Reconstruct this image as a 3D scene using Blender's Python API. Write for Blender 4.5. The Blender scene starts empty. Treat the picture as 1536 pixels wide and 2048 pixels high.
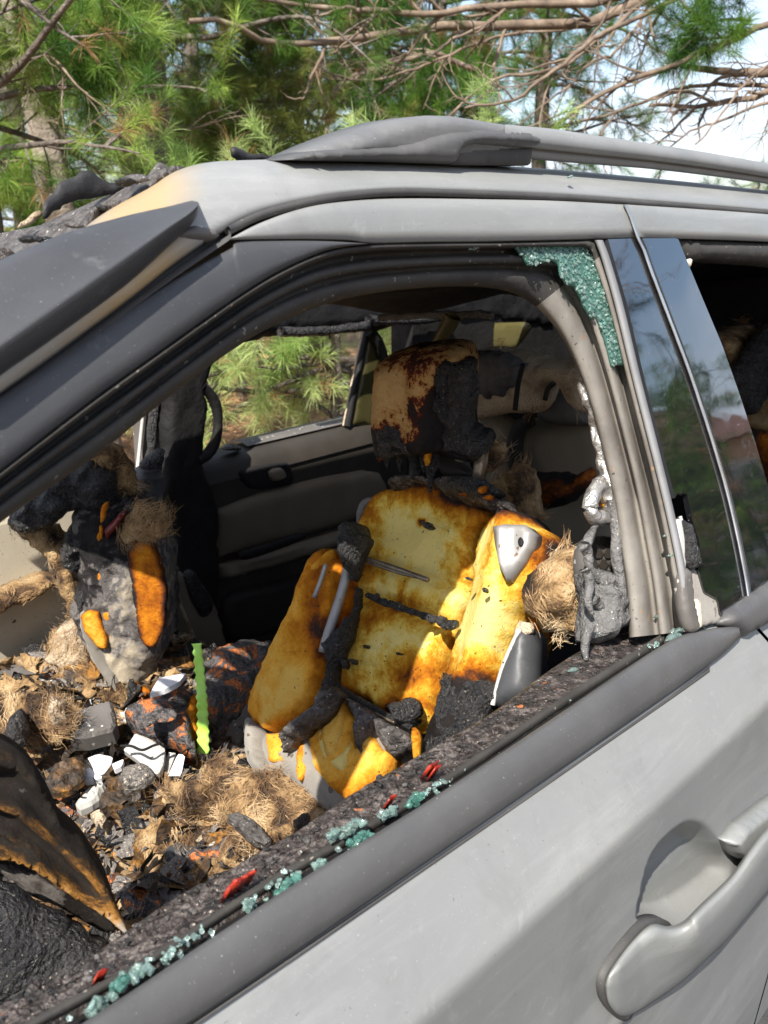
import bpy, math, random
import numpy as np
from mathutils import Vector, Matrix, geometry
random.seed(7); RNG = np.random.default_rng(7)
SC = bpy.context.scene
COL = SC.collection

# ------------------------------------------------------------------ camera
FPX = 2000.0                       # focal length in pixels of the 1536 x 2048 photograph
CZ = 1.63                          # eye height
PITCH = math.atan(574 / FPX)
CP, SP = math.cos(PITCH), math.sin(PITCH)
ALPHA = math.atan2(1833, FPX * CP + 574 * SP)   # heading measured from the car's long axis
CA, SA = math.cos(ALPHA), math.sin(ALPHA)
cam_d = bpy.data.cameras.new('camera')
cam = bpy.data.objects.new('camera', cam_d); COL.objects.link(cam)
cam_d.sensor_fit = 'VERTICAL'; cam_d.sensor_height = 36; cam_d.lens = FPX / 2048 * 36
cam_d.clip_start = 0.02; cam_d.clip_end = 2000
_F = Vector((CP * CA, CP * SA, -SP)); _R = Vector((SA, -CA, 0)); _U = _R.cross(_F)
cam.matrix_world = Matrix(((_R.x, _U.x, -_F.x, 0), (_R.y, _U.y, -_F.y, 0), (_R.z, _U.z, -_F.z, CZ), (0, 0, 0, 1)))
SC.camera = cam
cam_d.dof.use_dof = True; cam_d.dof.focus_distance = 1.25; cam_d.dof.aperture_fstop = 12

# ------------------------------------------------------------------ light
SUN = Vector((-0.615, -0.285, 0.725)).normalized()      # towards the sun
world = bpy.data.worlds.new('World'); SC.world = world; world.use_nodes = True
wn = world.node_tree; wn.nodes.clear()
sky = wn.nodes.new('ShaderNodeTexSky'); sky.sky_type = 'NISHITA'; sky.sun_disc = False
sky.sun_elevation = math.asin(SUN.z); sky.sun_rotation = math.atan2(SUN.x, SUN.y)
sky.air_density = 1.0; sky.dust_density = 1.5
wtc = wn.nodes.new('ShaderNodeTexCoord'); wmap = wn.nodes.new('ShaderNodeMapping'); wmap.inputs['Scale'].default_value = (1, 1, 2.2)
wno = wn.nodes.new('ShaderNodeTexNoise'); wno.inputs['Scale'].default_value = 2.6; wno.inputs['Detail'].default_value = 6
wrm = wn.nodes.new('ShaderNodeValToRGB'); wrm.color_ramp.elements[0].position = .42; wrm.color_ramp.elements[1].position = .62
wmx = wn.nodes.new('ShaderNodeMix'); wmx.data_type = 'RGBA'; wmx.inputs[7].default_value = (4.6, 5.0, 6.0, 1)
wbg = wn.nodes.new('ShaderNodeBackground'); wbg.inputs['Strength'].default_value = 0.115
wou = wn.nodes.new('ShaderNodeOutputWorld')
L = wn.links.new
L(wtc.outputs['Generated'], wmap.inputs[0]); L(wmap.outputs[0], wno.inputs[0]); L(wno.outputs[0], wrm.inputs[0])
L(wrm.outputs[0], wmx.inputs[0]); L(sky.outputs[0], wmx.inputs[6]); L(wmx.outputs[2], wbg.inputs[0]); L(wbg.outputs[0], wou.inputs[0])
sun_d = bpy.data.lights.new('sun', 'SUN'); sun_d.energy = 5.0; sun_d.angle = math.radians(.55); sun_d.color = (1, .95, .87)
sun_o = bpy.data.objects.new('sun', sun_d); COL.objects.link(sun_o)
sun_o.rotation_euler = SUN.to_track_quat('Z', 'Y').to_euler(); sun_o.location = (0, 0, 12)
VS = SC.view_settings
VS.view_transform = 'Standard'; VS.look = 'None'; VS.gamma = 1; VS.use_curve_mapping = False; VS.exposure = 1.1
SC.render.engine = 'CYCLES'; SC.cycles.max_bounces = 8; SC.cycles.diffuse_bounces = 5; SC.cycles.use_denoising = True

# ------------------------------------------------------------------ geometry helpers
def ray(px, py):
    u, v = px - 768.0, 1024.0 - py
    h = FPX * CP + v * SP; z = v * CP - FPX * SP
    return Vector((h * CA + u * SA, h * SA - u * CA, z))
EYE = Vector((0, 0, CZ))
Y0, ZB, KT = 0.484, CZ - .485, 0.34          # side of the cabin: y grows with height (tumblehome)
def atY(px, py, Y): r = ray(px, py); return EYE + r * (Y / r.y)
def atX(px, py, X): r = ray(px, py); return EYE + r * (X / r.x)
def atZ(px, py, Z): r = ray(px, py); return EYE + r * ((Z - CZ) / r.z)
def atP(px, py, pl):
    r = ray(px, py); return EYE + r * ((pl[0] - EYE).dot(pl[1]) / r.dot(pl[1]))
SN = Vector((0, 1, -KT)).normalized()
def side(off): return (Vector((0, Y0 + off, ZB)), SN)
def atS(px, py, off=0.0): return atP(px, py, side(off))
def plX(X): return (Vector((X, 0, 0)), Vector((1, 0, 0)))
def plY(Y): return (Vector((0, Y, 0)), Vector((0, 1, 0)))
def plZ(Z): return (Vector((0, 0, Z)), Vector((0, 0, 1)))
def plane3(a, b, c): return (a, (b - a).cross(c - a).normalized())
def proj(P):
    P = np.asarray(P, float) - np.array(EYE)
    x = P @ np.array(_R); y = P @ np.array(_U); z = P @ np.array(_F)
    return np.stack([768 + FPX * x / z, 1024 - FPX * y / z], 1)

def _hash(i, j, k):
    n = (i * 374761393 + j * 668265263 + k * 2147483647 + 1013904223) & 0xffffffff
    n = ((n ^ (n >> 13)) * 1274126177) & 0xffffffff
    return ((n ^ (n >> 16)) & 0xffff) / 65535.0
def vno(P, s=1.0, octv=4, seed=0, ridge=False):
    """value noise -1..1 at points P"""
    P = np.asarray(P, float) * s + seed * 17.31; out = np.zeros(len(P)); amp = 1; tot = 0
    for o in range(octv):
        f = np.floor(P); t = P - f; t = t * t * (3 - 2 * t); f = f.astype(np.int64)
        v = 0
        for dx in (0, 1):
            for dy in (0, 1):
                for dz in (0, 1):
                    w = (t[:, 0] if dx else 1 - t[:, 0]) * (t[:, 1] if dy else 1 - t[:, 1]) * (t[:, 2] if dz else 1 - t[:, 2])
                    v = v + w * _hash(f[:, 0] + dx, f[:, 1] + dy, f[:, 2] + dz)
        v = v * 2 - 1
        if ridge: v = 1 - 2 * np.abs(v)
        out += amp * v; tot += amp; amp *= .5; P = P * 2.03 + 5.7
    return out / tot

def cr(pts, n, closed=False):
    """Catmull-Rom through pts, n samples of even length"""
    P = np.array([tuple(p) for p in pts], float)
    if closed: Q = np.vstack([P[-1], P, P[0], P[1]])
    else: Q = np.vstack([2 * P[0] - P[1], P, 2 * P[-1] - P[-2]])
    o = []
    for i in range(1, len(Q) - 2):
        t = np.linspace(0, 1, 16, endpoint=False)[:, None]
        p0, p1, p2, p3 = Q[i - 1], Q[i], Q[i + 1], Q[i + 2]
        o.append(.5 * (2 * p1 + (p2 - p0) * t + (2 * p0 - 5 * p1 + 4 * p2 - p3) * t ** 2 + (3 * p1 - p0 - 3 * p2 + p3) * t ** 3))
    o = np.vstack(o + [Q[-2][None]])
    return resamp(o, n)
def resamp(o, n):
    o = np.asarray(o, float)
    d = np.r_[0, np.cumsum(np.linalg.norm(np.diff(o, axis=0), axis=1))]
    s = np.linspace(0, d[-1], n)
    return np.stack([np.interp(s, d, o[:, k]) for k in range(o.shape[1])], 1)
def line(pts, n): return resamp([tuple(p) for p in pts], n)

def ico(sub):
    import bmesh
    bm = bmesh.new(); bmesh.ops.create_icosphere(bm, subdivisions=sub, radius=1)
    V = np.array([v.co for v in bm.verts]); F = np.array([[v.index for v in f.verts] for f in bm.faces]); bm.free()
    return V, F
ICO = {s: ico(s) for s in (1, 2, 3, 4)}

def tag(o, label=None, cat=None, group=None, kind=None):
    if label: o['label'] = label
    if cat: o['category'] = cat
    if group: o['group'] = group
    if kind: o['kind'] = kind
    return o
def mesh(name, V, F, mat, parent=None, smooth=True, attr=None, recentre=False):
    V = np.asarray(V, float).reshape(-1, 3)
    loc = Vector((0, 0, 0))
    if recentre:
        loc = Vector(((V[:, 0].min() + V[:, 0].max()) / 2, (V[:, 1].min() + V[:, 1].max()) / 2, V[:, 2].min())); V = V - np.array(loc)
    me = bpy.data.meshes.new(name)
    if isinstance(F, np.ndarray):
        k = F.shape[1]; me.vertices.add(len(V)); me.vertices.foreach_set('co', V.astype(np.float32).ravel())
        me.loops.add(F.size); me.loops.foreach_set('vertex_index', F.astype(np.int32).ravel())
        me.polygons.add(len(F)); me.polygons.foreach_set('loop_start', np.arange(0, F.size, k, dtype=np.int32))
        me.polygons.foreach_set('loop_total', np.full(len(F), k, np.int32))
        me.update(calc_edges=True)
    else:
        me.from_pydata([tuple(v) for v in V], [], [tuple(int(i) for i in f) for f in F]); me.update()
    me.polygons.foreach_set('use_smooth', np.full(len(me.polygons), bool(smooth)))
    if attr is not None:
        a = me.attributes.new('burn', 'FLOAT', 'POINT'); a.data.foreach_set('value', np.asarray(attr, np.float32))
    me.materials.append(mat)
    o = bpy.data.objects.new(name, me); COL.objects.link(o)
    if parent is not None: attach(o, parent)
    o.location = loc
    return o
def attach(o, parent):
    o.parent = parent; o.matrix_parent_inverse = Matrix.Translation(-parent.location)
def empty(name, loc=(0, 0, 0)):
    o = bpy.data.objects.new(name, None); COL.objects.link(o); o.location = loc; o.empty_display_size = .1; return o

def grid_faces(r, c, closed=False):
    i = np.arange(r - 1)[:, None]; cc = c if closed else c - 1; j = np.arange(cc)[None]
    a = i * c + j; b = i * c + (j + 1) % c
    return np.stack([a, b, b + c, a + c], -1).reshape(-1, 4)
def loft(name, rows, mat, parent=None, closed=False, solid=0, attr=None, smooth=True, offs=-1, **k):
    R = np.array([[tuple(p) for p in r] for r in rows], float)
    o = mesh(name, R.reshape(-1, 3), grid_faces(R.shape[0], R.shape[1], closed), mat, parent, smooth, attr, **k)
    if solid:
        m = o.modifiers.new('thickness', 'SOLIDIFY'); m.thickness = solid; m.offset = offs
    return o
def tube_arr(pts, rad, n=8, jit=0, seed=0):
    P = np.array([tuple(p) for p in pts], float); m = len(P)
    rad = np.full(m, rad) if np.isscalar(rad) else np.interp(np.linspace(0, 1, m), np.linspace(0, 1, len(rad)), rad)
    T = np.gradient(P, axis=0); T /= np.linalg.norm(T, axis=1)[:, None] + 1e-9
    up = np.array([.31, .17, .93]); A = np.cross(T, up); A /= np.linalg.norm(A, axis=1)[:, None] + 1e-9; B = np.cross(T, A)
    th = np.linspace(0, 2 * np.pi, n, endpoint=False)
    V = P[:, None] + rad[:, None, None] * (np.cos(th)[None, :, None] * A[:, None] + np.sin(th)[None, :, None] * B[:, None])
    V = V.reshape(-1, 3)
    if jit: V = V + (V - np.repeat(P, n, 0)) * (jit * vno(V, 60, 3, seed))[:, None]
    F = grid_faces(m, n, True)
    return V, F
def tube(name, pts, rad, mat, parent=None, n=8, jit=0, seed=0, **k):
    V, F = tube_arr(pts, rad, n, jit, seed)
    m = len(V) // n
    F = [tuple(f) for f in F] + [tuple(range(n)), tuple(range((m - 1) * n, m * n))]
    return mesh(name, V, F, mat, parent, **k)
def merge(parts):
    Vs, Fs, o = [], [], 0
    for V, F in parts:
        Vs.append(V); Fs.append(np.asarray(F) + o); o += len(V)
    return np.vstack(Vs), np.vstack(Fs)
def box_arr(lo, hi):
    x0, y0, z0 = lo; x1, y1, z1 = hi
    V = np.array([(x0, y0, z0), (x1, y0, z0), (x1, y1, z0), (x0, y1, z0), (x0, y0, z1), (x1, y0, z1), (x1, y1, z1), (x0, y1, z1)], float)
    return V, np.array([(0, 3, 2, 1), (4, 5, 6, 7), (0, 1, 5, 4), (1, 2, 6, 5), (2, 3, 7, 6), (3, 0, 4, 7)])
def box(name, lo, hi, mat, parent=None, bevel=0, **k):
    V, F = box_arr(lo, hi); o = mesh(name, V, F, mat, parent, smooth=False, **k)
    if bevel:
        m = o.modifiers.new('bevel', 'BEVEL'); m.width = bevel; m.segments = 3
    return o

def inside(P, poly):
    x, y = P[:, 0], P[:, 1]; c = np.zeros(len(P), bool); n = len(poly)
    for i in range(n):
        x0, y0 = poly[i]; x1, y1 = poly[(i + 1) % n]
        k = (y0 > y) != (y1 > y)
        c ^= k & (x < (x1 - x0) * (y - y0) / (y1 - y0 + 1e-12) + x0)
    return c
def edge_dist(P, poly):
    d = np.full(len(P), 1e9); n = len(poly)
    for i in range(n):
        a, b = poly[i], poly[(i + 1) % n]; ab = b - a; t = np.clip(((P - a) @ ab) / (ab @ ab + 1e-12), 0, 1)
        d = np.minimum(d, np.linalg.norm(P - a - t[:, None] * ab, axis=1))
    return d
def pillow(name, poly, pl, mat, parent=None, thick=.02, rnd=.02, res=.012, back=.01, smooth_poly=True, rag=0.0, rscale=60,
           bump=0.0, bscale=25, burn=None, edge_burn=0.0, edge_w=.03, blots=(), bnoise=.0, hfn=None, seed=0, bend=None, ridge=False, pts3=None, afn=None, facet=False, flat=False, **k):
    """a solid, softly rounded piece whose outline lies on plane pl"""
    pl0, n = pl; n = n.normalized()
    W = [atP(x, y, pl) for x, y in poly] if pts3 is None else [Vector(p) for p in pts3]
    c = sum(W, Vector()) / len(W)
    if n.dot(EYE - c) < 0: n = -n
    e1 = n.orthogonal().normalized()
    if abs(n.z) < .95: e1 = Vector((0, 0, 1)).cross(n).normalized()
    e2 = n.cross(e1)
    P2 = np.array([((w - c).dot(e1), (w - c).dot(e2)) for w in W])
    per = np.linalg.norm(np.diff(np.vstack([P2, P2[:1]]), axis=0), axis=1).sum(); nb = max(12, int(per / res))
    B = cr(P2, nb + 1, True)[:-1] if smooth_poly else resamp(np.vstack([P2, P2[:1]]), nb + 1)[:-1]
    if rag:
        B = B + rag * np.stack([vno(np.c_[B, np.full(len(B), seed)], rscale, 3, seed), vno(np.c_[B, np.full(len(B), seed + 9.)], rscale, 3, seed + 3)], 1)
    lo, hi = B.min(0), B.max(0)
    gx, gy = np.meshgrid(np.arange(lo[0], hi[0], res), np.arange(lo[1], hi[1], res * .87))
    gx[1::2] += res / 2
    G = np.stack([gx.ravel(), gy.ravel()], 1) + RNG.uniform(-.15, .15, (gx.size, 2)) * res
    G = G[inside(G, B)]
    if len(G): G = G[edge_dist(G, B) > res * .45]
    A = np.vstack([B, G]); nbn = len(B)
    r = geometry.delaunay_2d_cdt([Vector(p) for p in A], [], [list(range(nbn))], 1, 1e-7)
    A = np.array([tuple(v) for v in r[0]]); T = [tuple(f) for f in r[2]]
    d = edge_dist(A, B)
    onb = d < 1e-6
    q = np.clip(d / max(rnd, 1e-6), 0, 1); h = thick * np.sqrt(np.clip(1 - (1 - q) ** 2, 0, 1))
    if flat: h = np.full(len(A), float(thick))
    E1, E2, N, C = (np.array(x) for x in (e1, e2, n, c))
    base = C + A[:, :1] * E1 + A[:, 1:] * E2
    if bump: h = h + bump * vno(base, bscale, 4, seed, ridge) * np.clip(d / (res * 2), 0, 1)
    pix = proj(base)
    if hfn is not None: h = h + hfn(pix, A) * np.clip(d / (res * 1.5), 0, 1)
    V = base + h[:, None] * N
    if bend is not None: V = V + bend(A)[:, None] * N
    br = np.zeros(len(A))
    if burn is not None or blots or edge_burn:
        br += (burn or 0) + edge_burn * np.clip(1 - d / edge_w, 0, 1)
        if bnoise: br += bnoise * vno(base, 18, 4, seed + 5)
        for (bx, by, rx, ry, val) in blots:
            w = np.exp(-(((pix[:, 0] - bx) / rx) ** 2 + ((pix[:, 1] - by) / ry) ** 2) * (1 + .5 * vno(base, 40, 3, seed + 8)))
            br += val * w
    if afn is not None: br = br + afn(pix)
    # skirt and back
    idx = [int(i) for i in np.where(onb)[0]]
    # order boundary vertices by nearest input index
    order = {}
    bi = [int(np.argmin(((A - b) ** 2).sum(1))) for b in B]
    nv = len(V); V = np.vstack([V, base[bi] - back * N + (bend(A)[bi][:, None] * N if bend is not None else 0)])
    br = np.r_[br, br[bi]]
    m = len(bi); F = list(T)
    area = sum(B[i, 0] * B[(i + 1) % m, 1] - B[(i + 1) % m, 0] * B[i, 1] for i in range(m))
    for i in range(m):
        j = (i + 1) % m
        if bi[i] == bi[j]: continue
        q4 = (bi[j], bi[i], nv + i, nv + j)
        F.append(q4 if area > 0 else q4[::-1])
    bk = tuple(range(nv, nv + m)); F.append(bk[::-1] if area > 0 else bk)
    o = mesh(name, V, F, mat, parent, not facet, br, **k)
    return o

def strand_arr(roots, dirs, length, width, curl=.5, seg=4, seed=0, droop=0.0):
    n = len(roots); rg = np.random.default_rng(seed)
    ln = length * rg.uniform(.5, 1.3, n)
    D = dirs / (np.linalg.norm(dirs, axis=1)[:, None] + 1e-9)
    P = [roots]; p = roots.copy(); c = rg.normal(size=(n, 3))
    for s in range(seg):
        D = D + curl * (c + rg.normal(size=(n, 3)) * .5) / seg; D[:, 2] -= droop / seg
        D /= np.linalg.norm(D, axis=1)[:, None] + 1e-9
        p = p + D * (ln / seg)[:, None]; P.append(p)
    P = np.stack(P, 1)                                   # n, seg+1, 3
    sd = np.cross(P[:, -1] - P[:, 0], np.array(EYE) - P[:, 0] + rg.normal(size=(n, 3)) * .3); sd /= np.linalg.norm(sd, axis=1)[:, None] + 1e-9
    w = width * np.linspace(1, .25, seg + 1)
    A = P + sd[:, None] * w[None, :, None] / 2; B = P - sd[:, None] * w[None, :, None] / 2
    V = np.stack([A, B], 2).reshape(-1, 3)
    k = 2 * (seg + 1); b = (np.arange(n) * k)[:, None]; s = np.arange(seg)[None] * 2
    F = np.stack([b + s, b + s + 1, b + s + 3, b + s + 2], -1).reshape(-1, 4)
    return V, F
def fur_on(o, mat, n, length, width=.0009, curl=.8, lean=None, seed=0, name='fibre', spread=.7, droop=.2):
    """fibres growing from the faces of o, as one child part"""
    loc = np.array(o.location); me = o.data; nf = len(me.polygons); C = np.zeros(nf * 3); N = np.zeros(nf * 3); A = np.zeros(nf)
    me.polygons.foreach_get('center', C); me.polygons.foreach_get('normal', N); me.polygons.foreach_get('area', A)
    C = C.reshape(-1, 3) + loc; N = N.reshape(-1, 3); rg = np.random.default_rng(seed)
    A[-1:] *= .02 if len(me.polygons[-1].vertices) > 4 else 1
    n = int(n * .22); nc = max(6, n // 12); i = rg.choice(nf, nc, p=A / A.sum())          # wisps of fibres that lean together
    Pc = C[i] + rg.normal(size=(nc, 3)) * np.sqrt(A[i])[:, None] * .3
    fl = np.stack([vno(Pc, 22, 2, seed + 1), vno(Pc, 22, 2, seed + 2), vno(Pc, 22, 2, seed + 3)], 1) * 1.6
    T = fl - (fl * N[i]).sum(1)[:, None] * N[i]
    Dc = T * 1.5 + N[i] * rg.uniform(.0, .22, (nc, 1)) + rg.normal(size=(nc, 3)) * spread * .35 + (np.array(lean) if lean is not None else 0)
    Lc = rg.uniform(.45, 1.35, nc)
    k = rg.integers(0, nc, n)
    Rt = Pc[k] + rg.normal(size=(n, 3)) * length * .30
    D = Dc[k] / (np.linalg.norm(Dc[k], axis=1)[:, None] + 1e-9) + rg.normal(size=(n, 3)) * .13
    V, F = strand_arr(Rt, D, length * 1.1, width * 1.2, curl * .5, 4, seed, droop)
    q = mesh(name, V - loc, F, mat, None, True)
    q.parent = o; q['kind'] = 'stuff'
    return q
def chunk_arr(c, r, sub=3, amp=.35, fs=1.6, seed=0, rot=None):
    V, F = ICO[sub]; V = V * (1 + amp * vno(V, fs, 4, seed))[:, None]
    V = V * np.array(r)
    rg = random.Random(seed); M = Matrix.Rotation(rg.uniform(0, 6.28) if rot is None else rot, 3, 'Z') @ Matrix.Rotation(rg.uniform(-.4, .4), 3, 'X')
    return V @ np.array(M).T + np.array(tuple(c)), F
# ------------------------------------------------------------------ materials
class NB:
    def __init__(s, name):
        s.m = bpy.data.materials.new(name); s.m.use_nodes = True; s.t = s.m.node_tree; s.t.nodes.clear()
        s.o = s.n('ShaderNodeOutputMaterial'); s.p = s.n('ShaderNodeBsdfPrincipled'); s.l(s.p.outputs[0], s.o.inputs[0])
        s.c = s.n('ShaderNodeTexCoord').outputs['Object']
    def n(s, k, **kw):
        x = s.t.nodes.new(k)
        for a, b in kw.items(): setattr(x, a, b)
        return x
    def l(s, a, b): s.t.links.new(a, b)
    def noise(s, sc, det=5, ro=.55, dist=0, vec=None, scale3=None):
        x = s.n('ShaderNodeTexNoise'); x.inputs['Scale'].default_value = sc; x.inputs['Detail'].default_value = det; x.inputs['Roughness'].default_value = ro
        x.inputs['Distortion'].default_value = dist
        v = vec or s.c
        if scale3:
            mp = s.n('ShaderNodeMapping'); mp.inputs['Scale'].default_value = scale3; s.l(v, mp.inputs[0]); v = mp.outputs[0]
        s.l(v, x.inputs['Vector']); return x.outputs[0]
    def vor(s, sc, feat='F1', out=0):
        x = s.n('ShaderNodeTexVoronoi', feature=feat); x.inputs['Scale'].default_value = sc; s.l(s.c, x.inputs['Vector']); return x.outputs[out]
    def ramp(s, fac, stops, interp='LINEAR'):
        x = s.n('ShaderNodeValToRGB'); r = x.color_ramp; r.interpolation = interp
        while len(r.elements) < len(stops): r.elements.new(.5)
        for e, (p, c) in zip(r.elements, stops): e.position = p; e.color = (c, c, c, 1) if not hasattr(c, '__len__') else (*c, 1)
        s.l(fac, x.inputs[0]); return x.outputs[0]
    def mix(s, f, a, b, mode='MIX'):
        x = s.n('ShaderNodeMix', data_type='RGBA', blend_type=mode)
        for i, v in ((0, f), (6, a), (7, b)):
            if hasattr(v, 'links') or hasattr(v, 'is_linked'): s.l(v, x.inputs[i])
            elif i == 0: x.inputs[0].default_value = v
            else: x.inputs[i].default_value = (*v, 1)
        return x.outputs[2]
    def math(s, op, a, b=0.0):
        x = s.n('ShaderNodeMath', operation=op)
        for i, v in ((0, a), (1, b)):
            if hasattr(v, 'is_linked'): s.l(v, x.inputs[i])
            else: x.inputs[i].default_value = v
        return x.outputs[0]
    def attr(s): x = s.n('ShaderNodeAttribute', attribute_name='burn'); return x.outputs['Fac']
    def bump(s, h, st=.3, d=.01, prev=None):
        x = s.n('ShaderNodeBump'); x.inputs['Strength'].default_value = st; x.inputs['Distance'].default_value = d; s.l(h, x.inputs['Height'])
        if prev is not None: s.l(prev, x.inputs['Normal'])
        return x.outputs[0]
    def done(s, col, rough=.6, normal=None, metal=0, spec=.5, coat=0, trans=0, ior=1.45, sheen=0, sss=0):
        def put(k, v):
            if hasattr(v, 'is_linked'): s.l(v, s.p.inputs[k])
            elif hasattr(v, '__len__'): s.p.inputs[k].default_value = (*v, 1)
            else: s.p.inputs[k].default_value = v
        put('Base Color', col); put('Roughness', rough); put('Metallic', metal); put('Specular IOR Level', spec); put('Coat Weight', coat)
        put('Transmission Weight', trans); put('IOR', ior); put('Sheen Weight', sheen)
        if sss: put('Subsurface Weight', sss); s.p.inputs['Subsurface Radius'].default_value = (.02, .01, .005)
        if normal is not None: s.l(normal, s.p.inputs['Normal'])
        return s.m
def simple(name, stops, sc=12, rough=.65, bump=.3, bsc=90, bd=.004, metal=0, spec=.4, specks=None, coat=0, ro=.6, s3=None, rr=None, sheen=0):
    b = NB(name); c = b.ramp(b.noise(sc, 7, ro, .3, scale3=s3), stops)
    for (ssc, th, colr) in (specks or ()):
        c = b.mix(b.ramp(b.noise(ssc, 2, .4), [(th, 0.), (th + .02, 1.)]), c, colr)
    r = b.ramp(b.noise(sc * 2.3, 4), [(.3, max(.02, rough - .12)), (.7, min(1, rough + .12))]) if rr is None else b.ramp(b.noise(rr[0], 4), [(.4, rr[1]), (.6, rr[2])])
    return b.done(c, r, b.bump(b.noise(bsc, 5), bump, bd), metal, spec, coat, sheen=sheen)

# weathered grey paint, scorched where 'burn' is high
def m_paint():
    b = NB('grey_paint'); a = b.attr()
    c = b.ramp(b.noise(3.0, 6, .6), [(.3, (.200, .206, .200)), (.7, (.238, .241, .232))])
    streak = b.ramp(b.noise(3.2, 8, .72, .4, scale3=(1, 4, 9)), [(.48, 0.), (.75, .55)])
    c = b.mix(streak, c, (.32, .322, .31))
    tan = b.ramp(b.math('ADD', a, b.math('MULTIPLY', b.math('SUBTRACT', b.noise(14, 5), .5), .5)), [(.15, 0.), (.75, 1.)])
    c = b.mix(tan, c, (.34, .245, .13))
    c = b.mix(b.ramp(b.noise(620, 2, .5), [(.72, 0.), (.76, .5)]), c, (.62, .62, .6))
    c = b.mix(b.ramp(b.noise(260, 2, .5), [(.735, 0.), (.75, .8)]), c, (.12, .11, .1))
    c = b.mix(b.ramp(b.noise(5.5, 9, .75, .8), [(.52, 0.), (.72, .35)]), c, (.13, .128, .12))
    c = b.mix(b.ramp(b.noise(26, 6, .7, 1.5), [(.60, 0.), (.66, .14)]), c, (.42, .42, .40))
    r = b.ramp(b.noise(7, 6), [(.3, .36), (.7, .54)])
    return b.done(c, r, b.bump(b.noise(260, 4), .06, .002), 0.2, .5, .0)
def m_satin():
    b = NB('black_satin_trim')
    c = b.ramp(b.noise(5, 6, .6), [(.3, (.030, .032, .035)), (.7, (.052, .053, .056))])
    c = b.mix(b.ramp(b.noise(620, 2, .5), [(.72, 0.), (.76, .6)]), c, (.3, .3, .29))
    c = b.mix(b.ramp(b.noise(22, 7, .7), [(.60, 0.), (.74, .30)]), c, (.25, .25, .24))
    return b.done(c, b.ramp(b.noise(6, 6), [(.3, .42), (.7, .6)]), b.bump(b.noise(300, 4), .1, .002), 0, .5)
def m_gloss():
    b = NB('gloss_black_plastic')
    c = b.mix(b.ramp(b.noise(340, 3, .6), [(.71, 0.), (.75, .8)]), (.006, .006, .008), (.28, .27, .26))
    sc = b.ramp(b.noise(40, 3, .5, 1.5, scale3=(1, 1, 9)), [(.70, 0.), (.76, .25)])
    c = b.mix(sc, c, (.3, .3, .3))
    return b.done(c, b.ramp(b.noise(60, 6, .7), [(.5, .02), (.75, .16)]), b.bump(b.noise(5.5, 2), .05, .03), 0, .8, 1.0, ior=1.7)
def m_foam(name, stops, k=.9, k2=.45, sh=.0, k3=.15):
    b = NB(name); a = b.attr()
    n = b.math('SUBTRACT', b.noise(8, 10, .66, 1.2), .5); n2 = b.math('SUBTRACT', b.noise(42, 9, .72, .5), .5); n3 = b.math('SUBTRACT', b.noise(190, 4, .6), .5)
    f = b.math('ADD', b.math('ADD', a, sh), b.math('ADD', b.math('MULTIPLY', n, k), b.math('ADD', b.math('MULTIPLY', n2, k2), b.math('MULTIPLY', n3, k3))))
    c = b.ramp(f, stops)
    c = b.mix(b.ramp(b.noise(170, 2, .5), [(.70, 0.), (.72, .9)]), c, (.03, .018, .01))
    pore = b.ramp(b.vor(620), [(.10, 0.), (.45, 1.)])
    c = b.mix(b.ramp(b.vor(620), [(.08, .28), (.30, 0.)]), c, (.20, .07, .01))
    nm = b.bump(pore, .45, .0012, b.bump(b.noise(60, 9, .75), .75, .010))
    return b.done(c, b.ramp(f, [(.5, .95), (.8, .42)]), nm, 0, .18)
YEL = [(.0, (.76, .60, .20)), (.12, (.72, .48, .085)), (.22, (.56, .29, .025)), (.31, (.44, .165, .008)), (.44, (.27, .078, .004)), (.56, (.09, .025, .006)), (.66, (.02, .013, .011)), (1, (.012, .011, .011))]
ORA = [(.0, (.78, .47, .10)), (.15, (.73, .34, .035)), (.30, (.54, .19, .010)), (.44, (.34, .095, .006)), (.56, (.11, .03, .010)), (.66, (.02, .015, .014)), (1, (.012, .011, .011))]
TAN = [(.0, (.52, .34, .15)), (.22, (.46, .27, .10)), (.32, (.33, .14, .04)), (.38, (.10, .018, .010)), (.48, (.07, .014, .010)), (.54, (.018, .016, .017)), (1, (.010, .010, .012))]
CLO = [(.0, (.40, .34, .25)), (.18, (.30, .26, .20)), (.30, (.17, .155, .145)), (.38, (.07, .065, .064)), (.46, (.15, .135, .125)), (.54, (.035, .032, .033)), (.64, (.012, .012, .013)), (1, (.008, .008, .008))]
MT = {}
MT['paint'] = m_paint(); MT['satin'] = m_satin(); MT['gloss'] = m_gloss()
MT['yellow'] = m_foam('yellow_foam', YEL, .95, .75); MT['orange'] = m_foam('orange_foam', ORA, .6, .6); MT['tan'] = m_foam('tan_foam', TAN, .8, 1.4, .0, .8)
MT['burntcloth'] = m_foam('burned_seat_cloth', CLO, .7, 1.2)
MT['steer'] = m_foam('scorched_wheel_cover', [(.0, (.16, .145, .13)), (.10, (.09, .08, .07)), (.18, (.014, .012, .011)), (.38, (.018, .015, .012)), (.46, (.05, .027, .011)), (.56, (.22, .10, .020)), (.66, (.34, .19, .07)), (.78, (.30, .28, .26))], .5, .8)
MT['capgrey'] = simple('rack_cap_grey', [(.3, (.09, .092, .092)), (.7, (.13, .131, .13))], 10, .5, .15, 180, .002, specks=[(520, .73, (.25, .25, .24))])
MT['railgrey'] = simple('rack_rail_grey', [(.3, (.15, .155, .153)), (.7, (.20, .203, .20))], 8, .5, .12, 180, .002, specks=[(520, .73, (.3, .3, .29))])
MT['charsheet'] = simple('charred_sheet', [(.3, (.010, .010, .011)), (.6, (.025, .024, .024)), (.75, (.06, .055, .05))], 25, .6, .4, 160, .003)
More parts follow.
